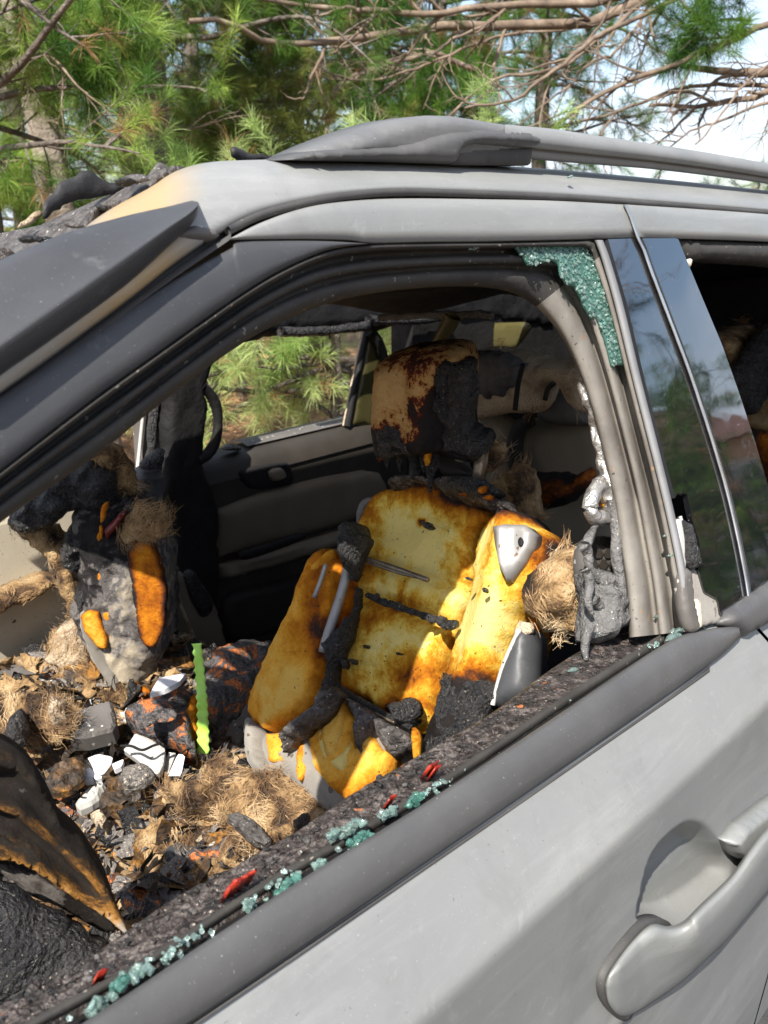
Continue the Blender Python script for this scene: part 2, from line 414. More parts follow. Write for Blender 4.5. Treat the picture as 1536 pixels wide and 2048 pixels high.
MT['strip'] = simple('grey_edge_strip', [(.3, (.15, .15, .15)), (.7, (.23, .23, .23))], 14, .42, .1, 160, .001)
MT['rubber'] = simple('black_rubber', [(.3, (.035, .034, .033)), (.7, (.065, .063, .06))], 9, .62, .2, 200, .002, specks=[(520, .73, (.22, .21, .2))])
MT['moulding'] = simple('belt_rubber', [(.3, (.055, .055, .055)), (.7, (.085, .084, .083))], 7, .5, .15, 160, .002, specks=[(520, .74, (.25, .24, .23))])
MT['seal'] = simple('dusty_seal', [(.3, (.022, .020, .018)), (.7, (.048, .045, .040))], 14, .7, .25, 120, .003, specks=[(140, .7, (.2, .18, .15))])
MT['flange'] = simple('sunlit_dusty_flange', [(.25, (.07, .062, .054)), (.5, (.14, .127, .11)), (.75, (.21, .195, .17))], 11, .6, .2, 140, .002, specks=[(160, .70, (.05, .04, .035)), (70, .70, (.20, .13, .08))])  # dusty tone made lighter, with the sunlight on the pillar side in it
MT['chrome'] = simple('dull_chrome', [(.3, (.42, .43, .44)), (.7, (.62, .63, .64))], 20, .3, .05, 120, .001, metal=.9)
MT['crust'] = simple('charred_crust', [(.28, (.008, .007, .006)), (.42, (.022, .018, .016)), (.54, (.042, .031, .026)), (.60, (.12, .10, .09)), (.65, (.03, .023, .02)), (.78, (.08, .068, .06))], 60, .55, .9, 170, .008,
                     specks=[(46, .70, (.30, .10, .03)), (320, .715, (.36, .31, .26))], spec=.6, rr=(120, .25, .75))
MT['char'] = simple('glossy_char', [(.3, (.006, .006, .007)), (.55, (.018, .017, .017)), (.68, (.045, .042, .042)), (.8, (.11, .10, .10))], 42, .45, 1.0, 190, .010, specks=[(330, .70, (.24, .20, .15))], spec=.6, rr=(110, .18, .7), ro=.7)
MT['soot'] = simple('sooty_black', [(.3, (.004, .004, .004)), (.7, (.009, .008, .008))], 10, .75, .5, 70, .006)
MT['ash'] = simple('ash_grey_char', [(.28, (.014, .012, .012)), (.42, (.045, .040, .038)), (.54, (.11, .10, .095)), (.62, (.05, .042, .04)), (.74, (.20, .18, .16))], 30, .62, 1.0, 130, .010, specks=[(260, .69, (.40, .37, .33))], rr=(70, .35, .85), ro=.7)
MT['ashl'] = simple('sunlit_speckled_ash', [(.30, (.02, .018, .018)), (.42, (.07, .062, .06)), (.50, (.21, .19, .17)), (.58, (.10, .085, .08)), (.70, (.36, .32, .27))], 38, .7, 1.0, 150, .010, specks=[(200, .66, (.52, .44, .32)), (70, .69, (.45, .20, .06))], ro=.75)  # paler copy of the ash, sunlight on the debris put into it
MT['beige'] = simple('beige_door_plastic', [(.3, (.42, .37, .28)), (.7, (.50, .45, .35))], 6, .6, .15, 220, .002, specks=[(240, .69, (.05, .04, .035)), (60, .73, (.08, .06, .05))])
MT['dkpanel'] = simple('shade_dark_panel', [(.3, (.026, .023, .019)), (.7, (.042, .036, .030))], 7, .55, .15, 220, .002)  # roof shade on the far rear door is put into this colour
MT['brpanel'] = simple('dark_beige_panel', [(.3, (.13, .105, .072)), (.7, (.17, .14, .10))], 6, .6, .15, 220, .002)  # far door inset: its beige is darkened for roof shade
MT['greypl'] = simple('grey_plastic', [(.3, (.075, .068, .062)), (.7, (.13, .12, .11))], 12, .5, .2, 150, .002, specks=[(90, .68, (.40, .38, .34))])
MT['greylt'] = simple('light_grey_plastic', [(.3, (.33, .32, .29)), (.7, (.45, .44, .41))], 9, .5, .2, 150, .002, specks=[(80, .68, (.06, .05, .045))])
MT['fabric'] = simple('grey_seat_cloth', [(.3, (.14, .125, .105)), (.7, (.23, .21, .18))], 15, .85, .5, 420, .003, specks=[(60, .66, (.09, .07, .05))], sheen=.2)
MT['fibre'] = simple('tan_fibre', [(.34, (.035, .02, .012)), (.43, (.13, .07, .03)), (.53, (.36, .23, .11)), (.68, (.58, .44, .27))], 17, .8, .1, 100, .001, sheen=.3)
MT['fibred'] = simple('brown_fibre', [(.25, (.10, .055, .025)), (.5, (.30, .18, .08)), (.75, (.48, .32, .16))], 24, .8, .1, 100, .001)
MT['fluff'] = simple('fibre_mat', [(.34, (.014, .010, .007)), (.43, (.10, .055, .025)), (.53, (.32, .20, .09)), (.70, (.54, .40, .23))], 17, .9, 1.0, 210, .010)
MT['fluffw'] = simple('pale_fibre_mat', [(.30, (.24, .17, .10)), (.45, (.46, .36, .25)), (.75, (.62, .52, .38))], 22, .9, 1.0, 210, .010)
MT['metal'] = simple('bare_steel', [(.3, (.20, .19, .18)), (.7, (.30, .29, .28))], 18, .5, .15, 60, .002, metal=.35, specks=[(90, .68, (.14, .09, .06))])
MT['wire'] = simple('scorched_wire', [(.3, (.08, .06, .045)), (.7, (.30, .24, .17))], 60, .4, .3, 150, .002, metal=.6)
MT['molten'] = simple('molten_aluminium', [(.3, (.20, .19, .18)), (.55, (.52, .50, .47)), (.75, (.75, .73, .70))], 34, .32, 1.0, 55, .008, metal=.8, rr=(60, .2, .5))
MT['meltpl'] = simple('melted_grey_plastic', [(.3, (.06, .058, .055)), (.7, (.16, .155, .15))], 26, .42, 1.0, 130, .008, specks=[(300, .69, (.4, .38, .36))])
MT['paper'] = simple('white_paper', [(.30, (.30, .27, .23)), (.42, (.68, .67, .69)), (.7, (.76, .76, .79))], 26, .8, .2, 90, .002)
MT['lime'] = simple('lime_green_strip', [(.28, (.16, .22, .04)), (.36, (.40, .66, .07)), (.5, (.44, .80, .14)), (.7, (.52, .86, .28))], 30, .5, .2, 120, .002)
MT['rust'] = simple('rusty_fabric', [(.30, (.010, .009, .008)), (.46, (.030, .022, .016)), (.54, (.09, .048, .018)), (.60, (.30, .14, .03)), (.66, (.07, .04, .02)), (.78, (.15, .13, .115))], 11, .55, .8, 90, .008, ro=.72, rr=(60, .35, .8))
MT['orangebits'] = simple('burnt_console', [(.28, (.012, .011, .011)), (.44, (.04, .037, .037)), (.52, (.12, .11, .11)), (.54, (.03, .025, .025)), (.57, (.46, .15, .045)), (.66, (.36, .11, .035)), (.72, (.06, .04, .03))], 30, .55, 1.0, 90, .012, ro=.72, rr=(60, .3, .8))
MT['redtail'] = simple('red_plastic', [(.35, (.05, .012, .01)), (.50, (.20, .016, .010)), (.7, (.38, .04, .015))], 120, .25, .4, 120, .003)
MT['belt'] = simple('smoked_grey_cloth', [(.3, (.055, .053, .056)), (.7, (.10, .098, .10))], 12, .7, .4, 200, .003)
MT['olive'] = simple('olive_smoked_pane', [(.3, (.05, .045, .017)), (.7, (.075, .065, .025))], 5, .35, .1, 60, .002)
def m_glass(name, base, tr):
    b = NB(name); c = b.ramp(b.noise(90, 4, .6), [(.3, tuple(x * .55 for x in base)), (.6, base), (.75, tuple(min(1, x * 1.6 + .1) for x in base))])
    return b.done(c, b.ramp(b.noise(140, 3), [(.4, .08), (.6, .4)]), b.bump(b.noise(220, 3), .5, .002), 0, .7, trans=tr)
MT['glass'] = m_glass('crazed_green_glass', (.16, .40, .33), .7)
MT['crumb'] = m_glass('glass_crumb', (.50, .70, .64), .8)
# vegetation
def m_needle(name, a, c_, t=.25):
    b = NB(name); g = b.n('ShaderNodeObjectInfo'); col = b.ramp(b.noise(2.3, 4), [(.40, a), (.60, c_)])
    b.done(col, .5, None, 0, .35)
    tr = b.n('ShaderNodeBsdfTranslucent'); b.l(col, tr.inputs[0]); ms = b.n('ShaderNodeMixShader'); ms.inputs[0].default_value = t
    b.l(b.p.outputs[0], ms.inputs[1]); b.l(tr.outputs[0], ms.inputs[2]); b.l(ms.outputs[0], b.o.inputs[0]); return b.m
MT['needle'] = m_needle('pine_needles', (.020, .075, .008), (.11, .22, .024), .35)  # darker needles: shade between the clumps put into the colour
MT['needle2'] = m_needle('pine_needles_sunlit', (.06, .15, .02), (.32, .43, .08), .4)  # lighter needles: sunlit clumps put into the colour
MT['needle4'] = m_needle('sunlit_young_needles', (.28, .42, .11), (.52, .62, .26), .45)  # overbright green: strong sunlight put into the needle colour
MT['needled'] = m_needle('dead_pine_needles', (.20, .11, .04), (.36, .22, .10), .3)
MT['needle3'] = m_needle('pine_needles_olive', (.10, .14, .022), (.24, .26, .055))
MT['bark'] = simple('pine_bark', [(.3, (.055, .045, .038)), (.5, (.13, .105, .088)), (.7, (.22, .19, .165))], 14, .9, 1.0, 40, .03, s3=(1, 1, .25))
MT['barkl'] = simple('pale_pine_bark', [(.3, (.17, .14, .11)), (.7, (.36, .31, .26))], 12, .9, .8, 40, .02, s3=(1, 1, .3))
MT['twig'] = simple('dead_twig_bark', [(.3, (.07, .05, .037)), (.55, (.17, .125, .09)), (.75, (.30, .24, .185))], 9, .85, .5, 80, .006)
def m_ground():
    b = NB('needle_litter')
    c = b.ramp(b.noise(9, 9, .72, .5), [(.28, (.10, .055, .03)), (.48, (.30, .17, .09)), (.6, (.42, .26, .15)), (.75, (.52, .38, .24))])
    g = b.ramp(b.noise(.55, 4), [(.50, 0.), (.60, 1.)])
    far = b.ramp(b.noise(60, 4), [(.3, (.05, .10, .02)), (.7, (.13, .20, .05))])
    c = b.mix(b.math('MULTIPLY', g, .55), c, far)
    return b.done(c, .95, b.bump(b.noise(70, 6), .9, .03), 0, .2)
MT['ground'] = m_ground()
MT['asphalt'] = simple('asphalt', [(.3, (.035, .035, .036)), (.7, (.065, .064, .062))], 30, .9, .6, 120, .01)
MT['wallb'] = simple('tan_siding', [(.3, (.48, .30, .17)), (.7, (.55, .35, .20))], 4, .7, .1, 30, .01)
MT['wallw'] = simple('white_siding', [(.3, (.62, .60, .57)), (.7, (.68, .66, .62))], 4, .7, .1, 30, .01)
MT['roofm'] = simple('house_shingles', [(.3, (.16, .09, .07)), (.7, (.24, .13, .10))], 9, .9, .5, 30, .02)
MT['pane'] = simple('house_window_glass', [(.3, (.03, .035, .04)), (.7, (.05, .055, .06))], 2, .1, .02, 9, .002, spec=.7)
# ------------------------------------------------------------------ setting: ground
def build_ground():
    R = [0, 3, 6, 9, 12, 16, 22, 30, 60, 150, 400, 900]; n = 72; V = [(1.2, 1.2, 0)]; F = []
    for r in R[1:]:
        for a in range(n):
            t = a / n * 2 * math.pi; V.append((1.2 + r * math.cos(t), 1.2 + r * math.sin(t), 0))
    V = np.array(V); V[:, 2] += np.where(np.hypot(V[:, 0] - 1.2, V[:, 1] - 1.2) > 4, .12 * vno(V, .25, 3, 2), 0)
    for a in range(n): F.append((0, 1 + a, 1 + (a + 1) % n))
    for k in range(len(R) - 2):
        for a in range(n):
            b = (a + 1) % n; F.append((1 + k * n + a, 1 + (k + 1) * n + a, 1 + (k + 1) * n + b, 1 + k * n + b))
    tag(mesh('ground', V, F, MT['ground']), kind='structure')
build_ground()
tag(mesh('added_driveway', [(-9, -4.5, .02), (24, -4.5, .02), (24, 2.25, .02), (-9, 2.25, .02), (-9, -4.5, 0), (24, -4.5, 0), (24, 2.25, 0), (-9, 2.25, 0)], [(0, 1, 2, 3), (0, 4, 5, 1), (1, 5, 6, 2), (2, 6, 7, 3), (3, 7, 4, 0)], MT['asphalt'], smooth=False), kind='structure')  # unseen dark asphalt, added so less light bounces onto the lower door

# ------------------------------------------------------------------ the car: outside
CAR = empty('burned_suv', (1.4, 1.2, 0))
tag(CAR, 'burned-out grey SUV with shattered front window and exposed yellow seat foam', 'car')
def lump(name, poly, pl, mat, parent, thick=.02, seed=0, **k):
    k = {**dict(rnd=.010, res=.0045, back=.02, rag=.009, rscale=60, bump=.012, bscale=60, ridge=True, smooth_poly=False), **k}
    return pillow(name, poly, pl, mat, parent, thick=thick, seed=seed, **k)
N = 90
def S(pts, off): return [atS(x, y, off) for x, y in pts]
# roof side panel (from rack foot down to the gutter), runs on into the windscreen pillar
top = cr([(-60, 640), (60, 535), (140, 478), (210, 425), (300, 375), (350, 343), (415, 325), (500, 320), (600, 319), (760, 322), (900, 327), (1070, 336), (1300, 356), (1536, 381), (1800, 412)], N)
low = cr([(-60, 830), (60, 745), (160, 672), (270, 590), (345, 530), (400, 492), (455, 458), (520, 428), (620, 402), (700, 389), (790, 382), (900, 384), (1100, 392), (1250, 402), (1536, 424), (1800, 450)], N)
rows = []; att = []
for k, (t, o) in enumerate([(0, .10), (0, .062), (.04, .045), (.12, .032), (.3, .018), (.55, .008), (.8, .003), (.96, .003), (1, .010), (1.0, .030)]):
    c = top * (1 - t) + low * t
    rows.append([atS(x, y, o) for x, y in c])
    att += [.75 * math.exp(-((x - 300) / 90) ** 2) + .35 * max(0, min(1, (330 - x) / 60)) for x, y in c]
body = loft('body_side', rows, MT['paint'], CAR, attr=att); body['label'] = 'light grey roof edge with tan scorch marks at the front'
# gutter strip
g0 = [(455, 462), (520, 431), (620, 405), (700, 392), (790, 385), (900, 387), (1100, 395), (1250, 405), (1536, 427), (1800, 453)]
gp = [atS(x, y - 1, .006) for x, y in cr(g0, 60)]
tube('gutter_strip', gp, .0042, MT['rubber'], CAR, n=8)
# roof skin
def roof_rows():
    rr = []
    ed = [atS(x, y, .10) for x, y in top]
    for s in np.linspace(0, 1, 14):
        r = []
        for p in ed:
            y = p.y + (1.72 - (p.y - .62) * .3 - p.y) * s
            r.append((p.x, y, p.z - (.23 + .05 * math.exp(-((p.x - .5) / .3) ** 2)) * s ** .75 - .004))
        rr.append(r)
    return rr
RR = roof_rows()
ix = [i for i, p in enumerate(RR[0]) if p[0] > .60]
R2 = [[r[i] for i in ix] for r in RR]
R2 = [r + [(r[-1][0] + .9, r[-1][1], r[-1][2] - .04), (r[-1][0] + 1.6, r[-1][1], r[-1][2] - .16)] for r in R2]
loft('roof', R2, MT['ash'], CAR)
H2 = [[(p[0], p[1], p[2] - .035 - .02 * math.sin(9 * p[0]) * math.sin(7 * p[1])) for p in r] for r in R2[1:-1]]
loft('headliner', H2, MT['soot'], CAR)
# windscreen remains: crusty dark sheet leaning forward, between the pillars
wa = [atS(x, y, .085) for x, y in cr([(-60, 600), (60, 515), (140, 462), (210, 412), (290, 370), (345, 338), (372, 328)], 26)]
W = []
for s in np.linspace(0, .30, 26):
    W.append([(p.x - .06 * s, p.y + s * (1 + .25 * math.sin(i * 1.7) * (s > .2)), p.z - .24 * s + .005 * math.sin(i * .9 + s * 20)) for i, p in enumerate(wa)])
W = np.array(W); Wf = W.reshape(-1, 3)
Wf[:, 2] += .005 * vno(Wf, 30, 4, 3)
wind = loft('windshield', Wf.reshape(W.shape), MT['ash'], CAR, solid=.006); wind['label'] = 'charred and peeling dark windshield remains'
def flap(name, poly, Y, mat, curl, seed, thick=.002, parent=wind):
    return pillow(name, poly, plY(Y), mat, parent, thick=thick, rnd=.004, res=.005, back=.002, rag=.005, rscale=60, bump=.005, bscale=30, seed=seed,
                  bend=lambda A: curl * (A[:, 0] ** 2 + .5 * A[:, 1] ** 2))
flap('peeled_flap', [(70, 438), (85, 395), (120, 370), (165, 345), (182, 338), (200, 360), (232, 368), (228, 385), (180, 395), (140, 405), (105, 425)], .80, MT['charsheet'], 6, 3)
flap('peeled_flap', [(35, 460), (75, 425), (88, 430), (62, 452)], .80, MT['fluffw'], 3, 4, .003)
flap('peeled_flap', [(290, 388), (312, 322), (345, 345), (372, 340), (350, 362), (320, 380)], .80, MT['greypl'], 8, 5)
flap('peeled_flap', [(463, 316), (468, 296), (500, 303), (545, 313), (560, 320), (500, 322)], .80, MT['charsheet'], 4, 6, .003, CAR)
flap('peeled_flap', [(-30, 540), (0, 495), (28, 505), (20, 520), (-5, 545)], .72, MT['crust'], 8, 7)
for k, (x, y, s) in enumerate([(250, 365, .010), (275, 357, .012), (205, 415, .008), (150, 450, .009), (90, 480, .008), (215, 430, .006), (60, 478, .010)]):
    p = atS(x, y, .08); V, F = chunk_arr(p, (s * .9, s * .8, s * .3), 2, .5, 1.9, k + 40); mesh('char_flake', V, F, MT['ash' if k % 2 else 'char'], wind)
# dislodged windscreen pillar trim (long dark strip in front)
tu = cr([(-80, 560), (0, 520), (120, 470), (250, 432), (340, 412), (384, 401), (396, 404)], 40)
tl = cr([(-80, 745), (0, 690), (120, 606), (250, 515), (335, 455), (380, 425), (396, 410)], 40)
tb = cr([(-80, 812), (0, 752), (120, 668), (250, 572), (330, 500), (378, 455), (394, 430)], 40)
rows = []
rows.append([atS(x, y, .030) for x, y in tu]); 
for t, o in ((0, .002), (.15, -.010), (.5, -.019), (.85, -.026), (.95, -.029), (1, -.030)): rows.append([atS(x, y, o) for x, y in tu * (1 - t) + tl * t])
for t, o in ((.08, -.030), (.5, -.024), (.9, -.012), (1, .002)): rows.append([atS(x, y, o) for x, y in tl * (1 - t) + tb * t])
rows.append([atS(x, y, .030) for x, y in tb])
pt = loft('pillar_trim', rows, MT['satin'], CAR, closed=False); pt['label'] = 'loose black pillar trim strip lifted off the windshield edge'
# end cap of the trim
ends = [r[-1] for r in rows]; mesh('trim_end', [tuple(p) for p in ends], [tuple(range(len(ends)))], MT['rubber'], pt, smooth=False)
# exposed pillar under the trim: light strip, clip and black channel
loft('pillar_channel', [[atS(x, y + d, o) for x, y in cr([(-60, 842), (100, 728), (250, 618), (350, 545), (430, 490), (462, 468)], 40)] for d, o in ((-38, .022), (-30, .012), (-16, .018), (-6, .020), (0, .004), (10, .002))], MT['rubber'], CAR)
pillow('pillar_clip', [(352, 470), (385, 452), (415, 455), (440, 468), (420, 482), (380, 480)], side(.004), MT['greypl'], CAR, thick=.006, rnd=.008, res=.004, back=.012)
loft('pillar_flange', [[atS(x, y, o) for x, y in r] for r, o in ((cr([(120, 655), (220, 575), (300, 512), (350, 478), (375, 470)], 30), .010), (cr([(122, 664), (222, 590), (305, 532), (352, 500), (380, 478)], 30), .006))], MT['flange'], CAR)

# roof rack
ry = .70
rt = cr([(1010, 249), (1100, 257), (1200, 272), (1300, 287), (1420, 306), (1536, 327), (1700, 360), (1850, 392)], 30)
rb = cr([(1010, 312), (1100, 322), (1200, 330), (1300, 338), (1420, 352), (1536, 368), (1700, 396), (1850, 424)], 30)
sec = [(0, .022), (0, .0), (.12, -.016), (.45, -.020), (.62, -.016), (.66, -.004), (.70, -.004), (.78, -.008), (1, .0), (1, .022)]
rack = loft('roof_rack', [[atY(*(a * (1 - t) + b * t), ry + o) for a, b in zip(rt, rb)] for t, o in sec], MT['railgrey'], CAR)
loft('rack_underside', [[atY(*b, ry + o) for b in rb] for o in (.0, .022)], MT['rubber'], rack)
ft = pillow('rack_foot', [(585, 319), (615, 308), (650, 300), (720, 297), (780, 293), (825, 285), (860, 273), (900, 264), (960, 259), (1050, 263), (1068, 270), (1075, 286), (1067, 297), (945, 290), (925, 295), (909, 309), (903, 328), (760, 323), (640, 321)], plY(ry - .012), MT['moulding'], rack, thick=.012, rnd=.010, res=.005, back=.045, smooth_poly=False, bump=.0015, bscale=20)
pillow('rack_recess', [(900, 330), (906, 300), (925, 288), (1066, 292), (1060, 331)], plY(ry - .008), MT['rubber'], rack, thick=.002, rnd=.006, res=.007, back=.03, smooth_poly=False)
pillow('rack_end_cap', [(592, 318), (622, 302), (655, 287), (720, 262), (790, 240), (850, 231), (900, 232), (950, 240), (1012, 250), (1064, 262), (1070, 285), (1060, 300), (900, 318), (700, 320)], plY(ry + .004), MT['capgrey'], rack, thick=.018, rnd=.012, res=.006, back=.045, smooth_poly=False)
ft['label'] = 'dark plastic foot of the roof rack'

# ---------------- front door
belt_low = cr([(300, 2100), (375, 2050), (900, 1693), (1100, 1555), (1300, 1416), (1400, 1345), (1481, 1284)], 70)
prof = [(.530, -.515), (.500, -.508), (.483, -.509), (.474, -.520), (.460, -.540), (.440, -.569), (.4175, -.602), (.4125, -.610), (.4112, -.618), (.4125, -.66), (.414, -.70), (.4155, -.75), (.4155, -.80), (.411, -.845), (.408, -.857), (.409, -.866), (.417, -.885), (.420, -.92), (.425, -1.05), (.43, -1.2), (.445, -1.33), (.50, -1.36)]
PF = resamp(np.array(prof), 240)
cup = np.array([(1298, 1850), (1300, 1800), (1318, 1722), (1350, 1680), (1388, 1653), (1425, 1657), (1452, 1684), (1478, 1722), (1470, 1770), (1420, 1830), (1360, 1870)], float)
cupw = cr([(p.x, p.z - CZ) for p in (atY(x, y, .405) for x, y in cup)], 60, True)[:-1]
def door_grid(x0, x1, dx, hole=True):
    X = np.arange(x0, x1 + dx / 2, dx); G = np.zeros((len(PF), len(X), 3))
    G[..., 0] = X[None]; G[..., 1] = PF[:, 0][:, None]; G[..., 2] = CZ + PF[:, 1][:, None]
    bow = .012 * ((X - .6) / .9) ** 2; G[..., 1] += bow[None]
    sh = np.clip((-.52 - PF[:, 1]) / .25, 0, 1) * .16; G[..., 0] += sh[:, None] * np.clip((X - .95) / .33, 0, 1)[None]
    if hole:
        Q = np.stack([G[..., 0].ravel(), G[..., 2].ravel() - CZ], 1); d = edge_dist(Q, cupw) * np.where(inside(Q, cupw), 1, -1)
        xl, xr = cupw[:, 0].min(), cupw[:, 0].max(); tl = np.clip((xr - Q[:, 0]) / (xr - xl), 0, 1)
        e = np.clip((d + .002) / (.030 - .020 * tl), 0, 1); e = e * e * (3 - 2 * e)
        zt = np.clip((Q[:, 1] - cupw[:, 1].min()) / np.ptp(cupw[:, 1]), 0, 1)
        G[..., 1] += (e * (.020 + .030 * tl)).reshape(G.shape[:2])
    return G
G = door_grid(-.35, 1.302, .005)
door = mesh('front_door', G.reshape(-1, 3), grid_faces(G.shape[0], G.shape[1]), MT['paint'], CAR, attr=np.zeros(G.shape[0] * G.shape[1]))
door['label'] = 'dusty grey front door of the SUV'
G = door_grid(1.309, 2.4, .02, False)
rdoor = mesh('rear_door', G.reshape(-1, 3), grid_faces(G.shape[0], G.shape[1]), MT['paint'], CAR, attr=np.zeros(G.shape[0] * G.shape[1]))
# handle
hp = [(1209, 1972), (1222, 1938), (1262, 1885), (1301, 1847), (1330, 1849), (1358, 1850), (1401, 1808), (1456, 1756), (1474, 1728), (1463, 1704), (1452, 1683), (1477, 1650), (1536, 1605), (1610, 1560), (1660, 1580), (1625, 1680), (1536, 1783), (1451, 1884), (1364, 1964), (1263, 2030), (1240, 2034), (1218, 2010)]
HU = cr([(1209, 1968), (1222, 1938), (1262, 1885), (1301, 1849), (1335, 1852), (1365, 1843), (1401, 1808), (1456, 1756), (1480, 1725), (1500, 1695), (1536, 1652), (1620, 1580)], 90)
HL = cr([(1210, 1978), (1218, 2010), (1238, 2032), (1263, 2030), (1310, 2002), (1364, 1964), (1410, 1922), (1451, 1884), (1490, 1838), (1536, 1783), (1580, 1730), (1660, 1640)], 90)
hrows = []
for s_, q_ in ((.35, .30), (.0, .22), (.0, .45), (.04, .72), (.12, .90), (.24, .97), (.40, 1.0), (.47, 1.0), (.52, .985), (.62, .95), (.80, .89), (.92, .80), (.975, .62), (1.0, .30), (.70, .22)):
    row = []
    for i_ in range(90):
        t_ = i_ / 89; P_ = .018 + .030 * min(1, max(0, (t_ - .20) / .22)) ** 1.3; end = min(1, (t_ / .10)) ** .5
        if t_ < .22: q2 = q_ if q_ > .25 else 0.0
        else: q2 = q_
        x_, y_ = HU[i_] * (1 - s_) + HL[i_] * s_
        row.append(atY(x_, y_, .414 - P_ * q2 * (.35 + .65 * end)))
    hrows.append(row)
hd = loft('door_handle', hrows, MT['paint'], door, attr=np.zeros(len(hrows) * 90))
pillow('handle_cap', [(1452, 1683), (1462, 1704), (1474, 1716), (1490, 1706), (1510, 1682), (1540, 1650), (1620, 1585), (1610, 1560), (1536, 1605), (1477, 1650)], plY(.408), MT['paint'], door, thick=.015, rnd=.008, res=.004, back=.012, smooth_poly=False)
pillow('handle_gasket', [(1205, 1972), (1218, 1935), (1258, 1881), (1299, 1842), (1340, 1846), (1352, 1900), (1300, 1960), (1264, 2034), (1240, 2039), (1214, 2012)], plY(.408), MT['rubber'], door, thick=.001, rnd=.002, res=.008, back=.014)
box('gap_backing', (1.20, .47, CZ - 1.36), (1.60, .50, CZ - .56), MT['soot'], CAR)  # added black backing that makes the door gap read dark
# moulding under the window
mu = cr([(60, 2115), (160, 2050), (586, 1769), (849, 1606), (1100, 1440), (1240, 1345), (1350, 1276), (1420, 1258), (1476, 1250)], 70)
ml = cr([(270, 2120), (375, 2050), (640, 1871), (900, 1693), (1100, 1555), (1300, 1416), (1400, 1345), (1450, 1306), (1482, 1272)], 70)
rows = [[atS(x, y, .022) for x, y in mu]]
for t, o in ((0, .004), (.04, -.005), (.12, -.009), (.45, -.0125), (.80, -.0125), (.95, -.009), (1.0, -.001)): rows.append([atP(x, y, (Vector((0, Y0 + o - .002 * t, ZB)), SN)) for x, y in mu * (1 - t) + ml * t])
rows.append([atS(x, y, .016) for x, y in ml])
loft('belt_moulding', rows, MT['moulding'], door)
e2 = [r[-1] for r in rows]; mesh('moulding_end', [tuple(p) for p in e2], [tuple(range(len(e2)))], MT['rubber'], door, smooth=False)
pillow('belt_moulding', [(1452, 1222), (1500, 1190), (1545, 1160), (1640, 1110), (1680, 1150), (1600, 1210), (1536, 1246), (1490, 1272), (1466, 1262), (1445, 1246)], side(-.004), MT['moulding'], rdoor, thick=.014, rnd=.02, res=.006, back=.02, smooth_poly=False, rag=.002)
# light edge of the skin just under the moulding
loft('skin_lip', [[atS(x, y + d, o) for x, y in ml[:66]] for d, o in ((2, -.0012), (9, -.0065), (13, -.004))], MT['rubber'], door)
# inner sill: charred crust
cu = cr([(-80, 2060), (0, 2016), (146, 1938), (269, 1851), (375, 1781), (440, 1752), (510, 1709), (586, 1668), (691, 1598), (849, 1504), (980, 1428), (1100, 1340), (1180, 1292), (1262, 1262), (1335, 1244)], 420)
cl = cr([(-40, 2110), (70, 2048), (293, 1926), (527, 1776), (703, 1676), (900, 1558), (1100, 1424), (1230, 1340), (1345, 1268)], 420)
ts = np.linspace(0, 1, 34); CR = []
for t in ts:
    o = .085 - .055 * t
    CR.append([tuple(atS(x, y, o)) for x, y in cu * (1 - t) + cl * t])
CR = np.array(CR); f = CR.reshape(-1, 3).copy()
tt = np.repeat(ts, 420)
edge = np.clip(np.minimum(tt / .08, (1 - tt) / .10), 0, 1)
rear = np.tile(np.clip((1320 - np.linspace(-80, 1335, 420)) / 500, .35, 1), 34)
hgt = edge * rear * (.004 + .006 * vno(f, 16, 3, 4) + .005 * vno(f, 75, 3, 8, True) + .004 * vno(f, 260, 3, 9)) 
f[:, 2] += hgt * .95 * (1 - .55 * tt); f[:, 1] -= hgt * .5
CR = f.reshape(CR.shape)
# vertical faces: drop inside and outside
CR = np.concatenate([(CR[:1] + np.array([0, .01, -.10])), CR, CR[-1:] + np.array([0, -.004, -.006]), CR[-1:] + np.array([0, .0, -.05])])
sill = mesh('inner_sill', CR.reshape(-1, 3), grid_faces(CR.shape[0], CR.shape[1]), MT['crust'], door); sill['label'] = 'charred crumbly inner window sill'
rgs = np.random.default_rng(8); pp_ = []
for k in range(330):
    i = int(rgs.uniform(0, 400)); j = int(rgs.uniform(2, 32)); p = CR[j, i] if False else f.reshape(34, 420, 3)[j, i]; s = rgs.uniform(.0008, .0032) * (1.5 if rgs.random() < .08 else 1)
    pp_.append(chunk_arr(p + np.array((0, -.001, s * .3)), (s * rgs.uniform(.7, 1.7), s, s * .7), 1, .6, 2, k))
for m_, sl in (('crust', slice(0, 190)), ('ash', slice(190, 260)), ('char', slice(260, 330))):
    V, F = merge(pp_[sl]); mesh('char_crumbs', V, F, MT[m_], door, smooth=False)['kind'] = 'stuff'
# smooth metal lip of the sill
lipc = [(x, y) for x, y in cl]
loft('sill_lip', [[atS(x, y + d, o) for x, y in lipc[::6]] for d, o in ((-14, .030), (-6, .024), (4, .024), (12, .030), (14, .05))], MT['seal'], door)
